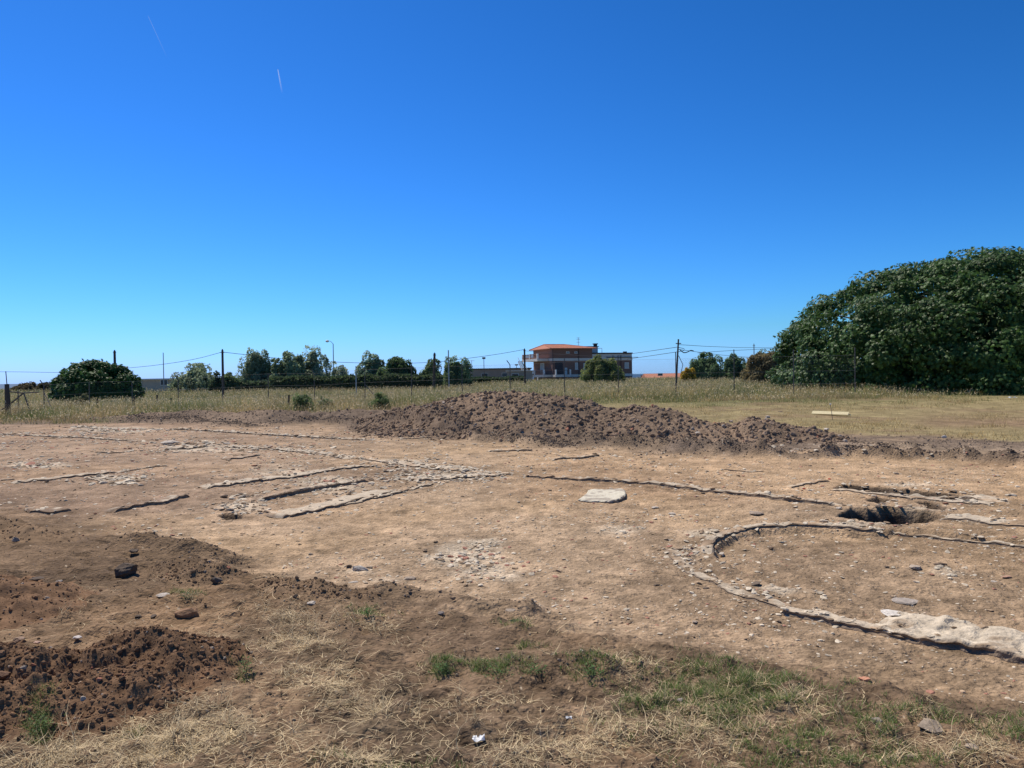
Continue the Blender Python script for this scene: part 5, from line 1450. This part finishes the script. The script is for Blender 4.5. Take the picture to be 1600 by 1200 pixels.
def cable(pts, rad, label, sag=None):
    P = [at(*p) for p in pts]; Q = resample(np.array([(q[0], q[2]) for q in P]), .8)
    L = np.r_[0, np.cumsum(np.hypot(*np.diff(np.array([(q[0], q[1]) for q in P]), axis=0).T))]
    ys = np.interp(Q[:, 0], [q[0] for q in P], [q[1] for q in P])
    o0 = P[0]
    mb = MB().tube([(Q[i, 0] - o0[0], ys[i] - o0[1], Q[i, 1] - o0[2]) for i in range(len(Q))], rad, 5)
    o = mb.build('overhead_cable', M_cable); o.location = o0
    tag(o, label, 'cable')
cable([(-60, 581, 80), (20, 581, 79), (100, 582, 77), (150, 580, 75), (179, 577, 74), (240, 571, 68), (300, 562, 63), (347, 550, 60)], .018, 'cable running from the left edge over the round fig tree to the straight pole')
cable([(347, 550, 60), (400, 556, 63), (470, 563, 67), (560, 567, 71), (620, 568, 75), (679, 566, 78)], .02, 'cable sagging over the middle row of trees')
cable([(679, 566, 78), (730, 560, 81), (780, 553, 85), (819.5, 546, 88)], .022, 'cable rising from the leaning pole to the balcony side pole')
cable([(819.5, 548, 88), (860, 552.5, 84), (920, 556.5, 75), (980, 556, 66), (1030, 553, 54), (1058, 550, 46)], .016, 'cable crossing in front of the brick house')
cable([(1060, 538.5, 46), (1100, 541, 54), (1150, 543, 64), (1230, 543, 76), (1300, 540, 90)], .014, 'upper cable from the tall leaning pole into the fig tree')
cable([(1060, 546, 46), (1090, 550, 52), (1130, 555, 60), (1180, 559, 72)], .014, 'lower sagging cable right of the tall leaning pole')
cable([(1062, 546, 46), (1068, 551, 46.2), (1074, 550, 46.4), (1079, 547.5, 46.5), (1084, 548.6, 46.5)], .03, 'short thick loose cable end hanging at the tall leaning pole')
cable([(1090, 551.5, 60), (1130, 548.5, 66), (1180, 546, 74), (1240, 543, 84)], .016, 'faint cable rising right over the dark round trees')

# ------------------------------------------------------------------ fence and gate
def fence():
    posts = [(68, 38.5, 594, 1), (139, 41.5, 597, 0), (206, 44, 596, 0), (278, 46, 586, 1), (347, 46.2, 588, 0), (419, 46.3, 584, 0), (491, 46, 577, 1), (570, 45.5, 571, 1), (643, 45, 567, 0),
             (722, 44.3, 567, 0), (797, 43.6, 563, 1), (882, 42.8, 560, 0), (966, 42, 555, 0), (1056, 41, 550, 0), (1147, 40, 546, 0), (1240, 39.2, 546, 0), (1336, 38.4, 543, 0)]
    pos = [at(u, 600, Y) for u, Y, *_ in posts]; o0 = np.array([pos[9][0], pos[9][1], gz(pos[9][0], pos[9][1])])
    root = empty('wire_fence', o0, 0, 'rusty wire mesh fence on thin posts running along the back of the whole site', 'fence')
    tops = []; bots = []
    for (u, Y, vt, ben), p in zip(posts, pos):
        g = gz(p[0], p[1]); top = at(u, vt, Y)[2]; q = np.array([p[0], p[1], 0]) - o0
        mb = MB(); zt = top - (.25 if ben else 0)
        mb.tube([(q[0], q[1], g - .2 - o0[2]), (q[0] + .01, q[1], zt - o0[2])], .024, 7)
        if ben: mb.tube([(q[0] + .01, q[1], zt - o0[2]), (q[0] - .17, q[1], zt + .25 - o0[2])], .024, 7)
        mb.build('post', M_rust, root)
        tops.append((q[0], q[1], min(zt, g + 2.05) - o0[2])); bots.append((q[0], q[1], g + .05 - o0[2]))
    # horizontal strands
    for fr_ in (1.0, .62, .3, .05):
        MB().tube([(a[0], a[1] - .02, b[2] + (a[2] - b[2]) * fr_) for a, b in zip(tops, bots)], .0035, 4).build('strand', M_wire, root)
    # woven mesh: thin diagonal wires
    V = []; Fq = []
    for (a, b, a2, b2) in zip(tops[:-1], bots[:-1], tops[1:], bots[1:]):
        a, b, a2, b2 = map(np.array, (a, b, a2, b2)); w_ = np.hypot(*(a2 - a)[:2]); h_ = a[2] - b[2]
        def pt(s, t): return (b * (1 - s) + b2 * s) * (1 - t) + (a * (1 - s) + a2 * s) * t
        st_ = .13; k = h_ / w_
        for sg in (1, -1):
            for c in np.arange(-k, 1, st_ / w_):
                s0, s1 = c, c + k; t0, t1 = 0., 1.
                if s0 < 0: t0 = -s0 / k; s0 = 0.
                if s1 > 1: t1 = 1 - (s1 - 1) / k; s1 = 1.
                if s1 <= s0: continue
                if sg > 0: p0, p1 = pt(s0, t0), pt(s1, t1)
                else: p0, p1 = pt(s0, 1 - t0), pt(s1, 1 - t1)
                d = (p1 - p0) / (np.linalg.norm(p1 - p0) + 1e-9); n_ = np.array((-d[2] * .0, 0, 1.0)) * .0016
                y_ = np.array((0, .003 * sg, 0)); i = len(V)
                V += [p0 - n_ + y_, p1 - n_ + y_, p1 + n_ + y_, p0 + n_ + y_]; Fq.append((i, i + 1, i + 2, i + 3))
    mesh_np('wire_mesh', np.array(V), np.array(Fq), M_wire, parent=root)
    # braces
    for u, Y, v0, u1, v1 in ((68, 38.5, 612, 82, 640), (570, 45.5, 600, 590, 624), (278, 46, 0, 0, 0)):
        if v0: 
            p = at(u, v0, Y) - o0; q = at(u1, v1, Y - .6) - o0
            MB().tube([p, q], .022, 6).build('brace', M_rust, root)
fence()
def gate():
    Y = 37.5; p = at(12, 655, Y); g = gz(p[0], Y)
    root = empty('gate_post', (p[0], Y, g), 0, 'thick dark timber gate post at the left edge', 'post')
    H_ = at(12, 600, Y)[2] - g
    MB().tube([(0, 0, -.2), (.02, 0, H_ * .5), (0, 0, H_)], [.13, .12, .10], 9).build('shaft', M_wood, root)
    MB().tube([(0, 0, H_), (-.04, 0, H_ + .62)], .02, 6).build('rod', M_rust, root)
    gr = empty('site_gate', (at(36, 600, Y)[0], Y + .1, g), 0, 'low dark frame gate with a diagonal bar between the thick post and the fence', 'gate')
    q = lambda u, v: tuple(np.array(at(u, v, Y + .1)) - np.array(gr.location))
    MB().tube([q(14, 612), q(34, 614), q(60, 613)], .03, 6).build('top_rail', M_rust, gr)
    MB().tube([q(-20, 655), q(15, 632), q(37, 614)], .035, 6).build('diagonal_bar', M_rust, gr)
    MB().tube([q(37, 614), q(46, 640)], .03, 6).build('brace', M_rust, gr)
    MB().tube([q(16, 648), q(44, 642), q(66, 639)], .025, 6).build('lower_rail', M_rust, gr)
    MB().tube([q(29, 655), q(28, 610)], .022, 6).build('upright', M_rust, gr)
gate()
# short stakes standing in the field
for k, (u, vt, vb, Y, lab) in enumerate(((152, 623, 640, 40, 'short dark stake in the grass below the round fig tree'), (245, 617, 625, 46, 'stubby wooden stake in the grass left of the low tan building'),
                                         (209, 620, 640, 41, 'short dark stake at the right foot of the round fig tree'), (451, 617, 625, 42, 'stubby stake in the grass left of the bright green shrub'),
                                         (267, 622, 632, 43, 'squat stake in the grass before the low tan building'))):
    a = at(u, vb, Y); g = gz(a[0], Y); H_ = max(at(u, vt, Y)[2] - g, .3)
    o = MB().tube([(0, 0, -.1), (.01, 0, H_ * .6), (.02, .01, H_)], [.06, .055, .045], 7).build('wooden_stake', M_wood); o.location = (a[0], Y, g)
    tag(o, lab, 'stake')

# ------------------------------------------------------------------ contrails
M_tr = bpy.data.materials.new('contrail_ice'); M_tr.use_nodes = True
t = M_tr.node_tree
for n_ in list(t.nodes): t.nodes.remove(n_)
df = t.nodes.new('ShaderNodeBsdfTranslucent'); df.inputs[0].default_value = (.9, .95, 1, 1)
df2 = t.nodes.new('ShaderNodeBsdfDiffuse'); df2.inputs[0].default_value = (.9, .95, 1, 1)
ad = t.nodes.new('ShaderNodeMixShader'); ad.inputs[0].default_value = .5
tp = t.nodes.new('ShaderNodeBsdfTransparent'); mx = t.nodes.new('ShaderNodeMixShader'); at_ = t.nodes.new('ShaderNodeAttribute'); at_.attribute_name = 'Col'
ou = t.nodes.new('ShaderNodeOutputMaterial')
t.links.new(df.outputs[0], ad.inputs[1]); t.links.new(df2.outputs[0], ad.inputs[2])
t.links.new(at_.outputs['Fac'], mx.inputs[0]); t.links.new(tp.outputs[0], mx.inputs[1]); t.links.new(ad.outputs[0], mx.inputs[2]); t.links.new(mx.outputs[0], ou.inputs[0])
def contrail(u0, v0, u1, v1, r0, dens, label):
    Y = 22000.; a = at(u0, v0, Y); b = at(u1, v1, Y * 1.02); n = 24; V = []; C = []; Q = []
    d = (b - a) / np.linalg.norm(b - a); e1 = np.cross(d, (0, 1, 0)); e1 /= np.linalg.norm(e1); e2 = np.cross(d, e1)
    for i in range(n):
        s = i / (n - 1); c = a + (b - a) * s; r_ = r0 * (.5 + .9 * s) if i else r0 * .15
        for k in range(6):
            V.append(c - a + (e1 * math.cos(k * math.pi / 3) + e2 * math.sin(k * math.pi / 3)) * r_); C.append([dens * (1 - s) ** 1.1] * 3)
    for i in range(n - 1):
        for k in range(6): Q.append((i * 6 + k, i * 6 + (k + 1) % 6, i * 6 + 6 + (k + 1) % 6, i * 6 + 6 + k))
    o = mesh_np('contrail', np.array(V), np.array(Q), M_tr, np.array(C)); o.location = a
    tag(o, label, 'contrail')
contrail(231, 24, 262, 92, 12, .16, 'long faint thin contrail at the top left of the sky')
contrail(434, 108, 441, 146, 22, .30, 'short bright contrail right of and below the long faint one')
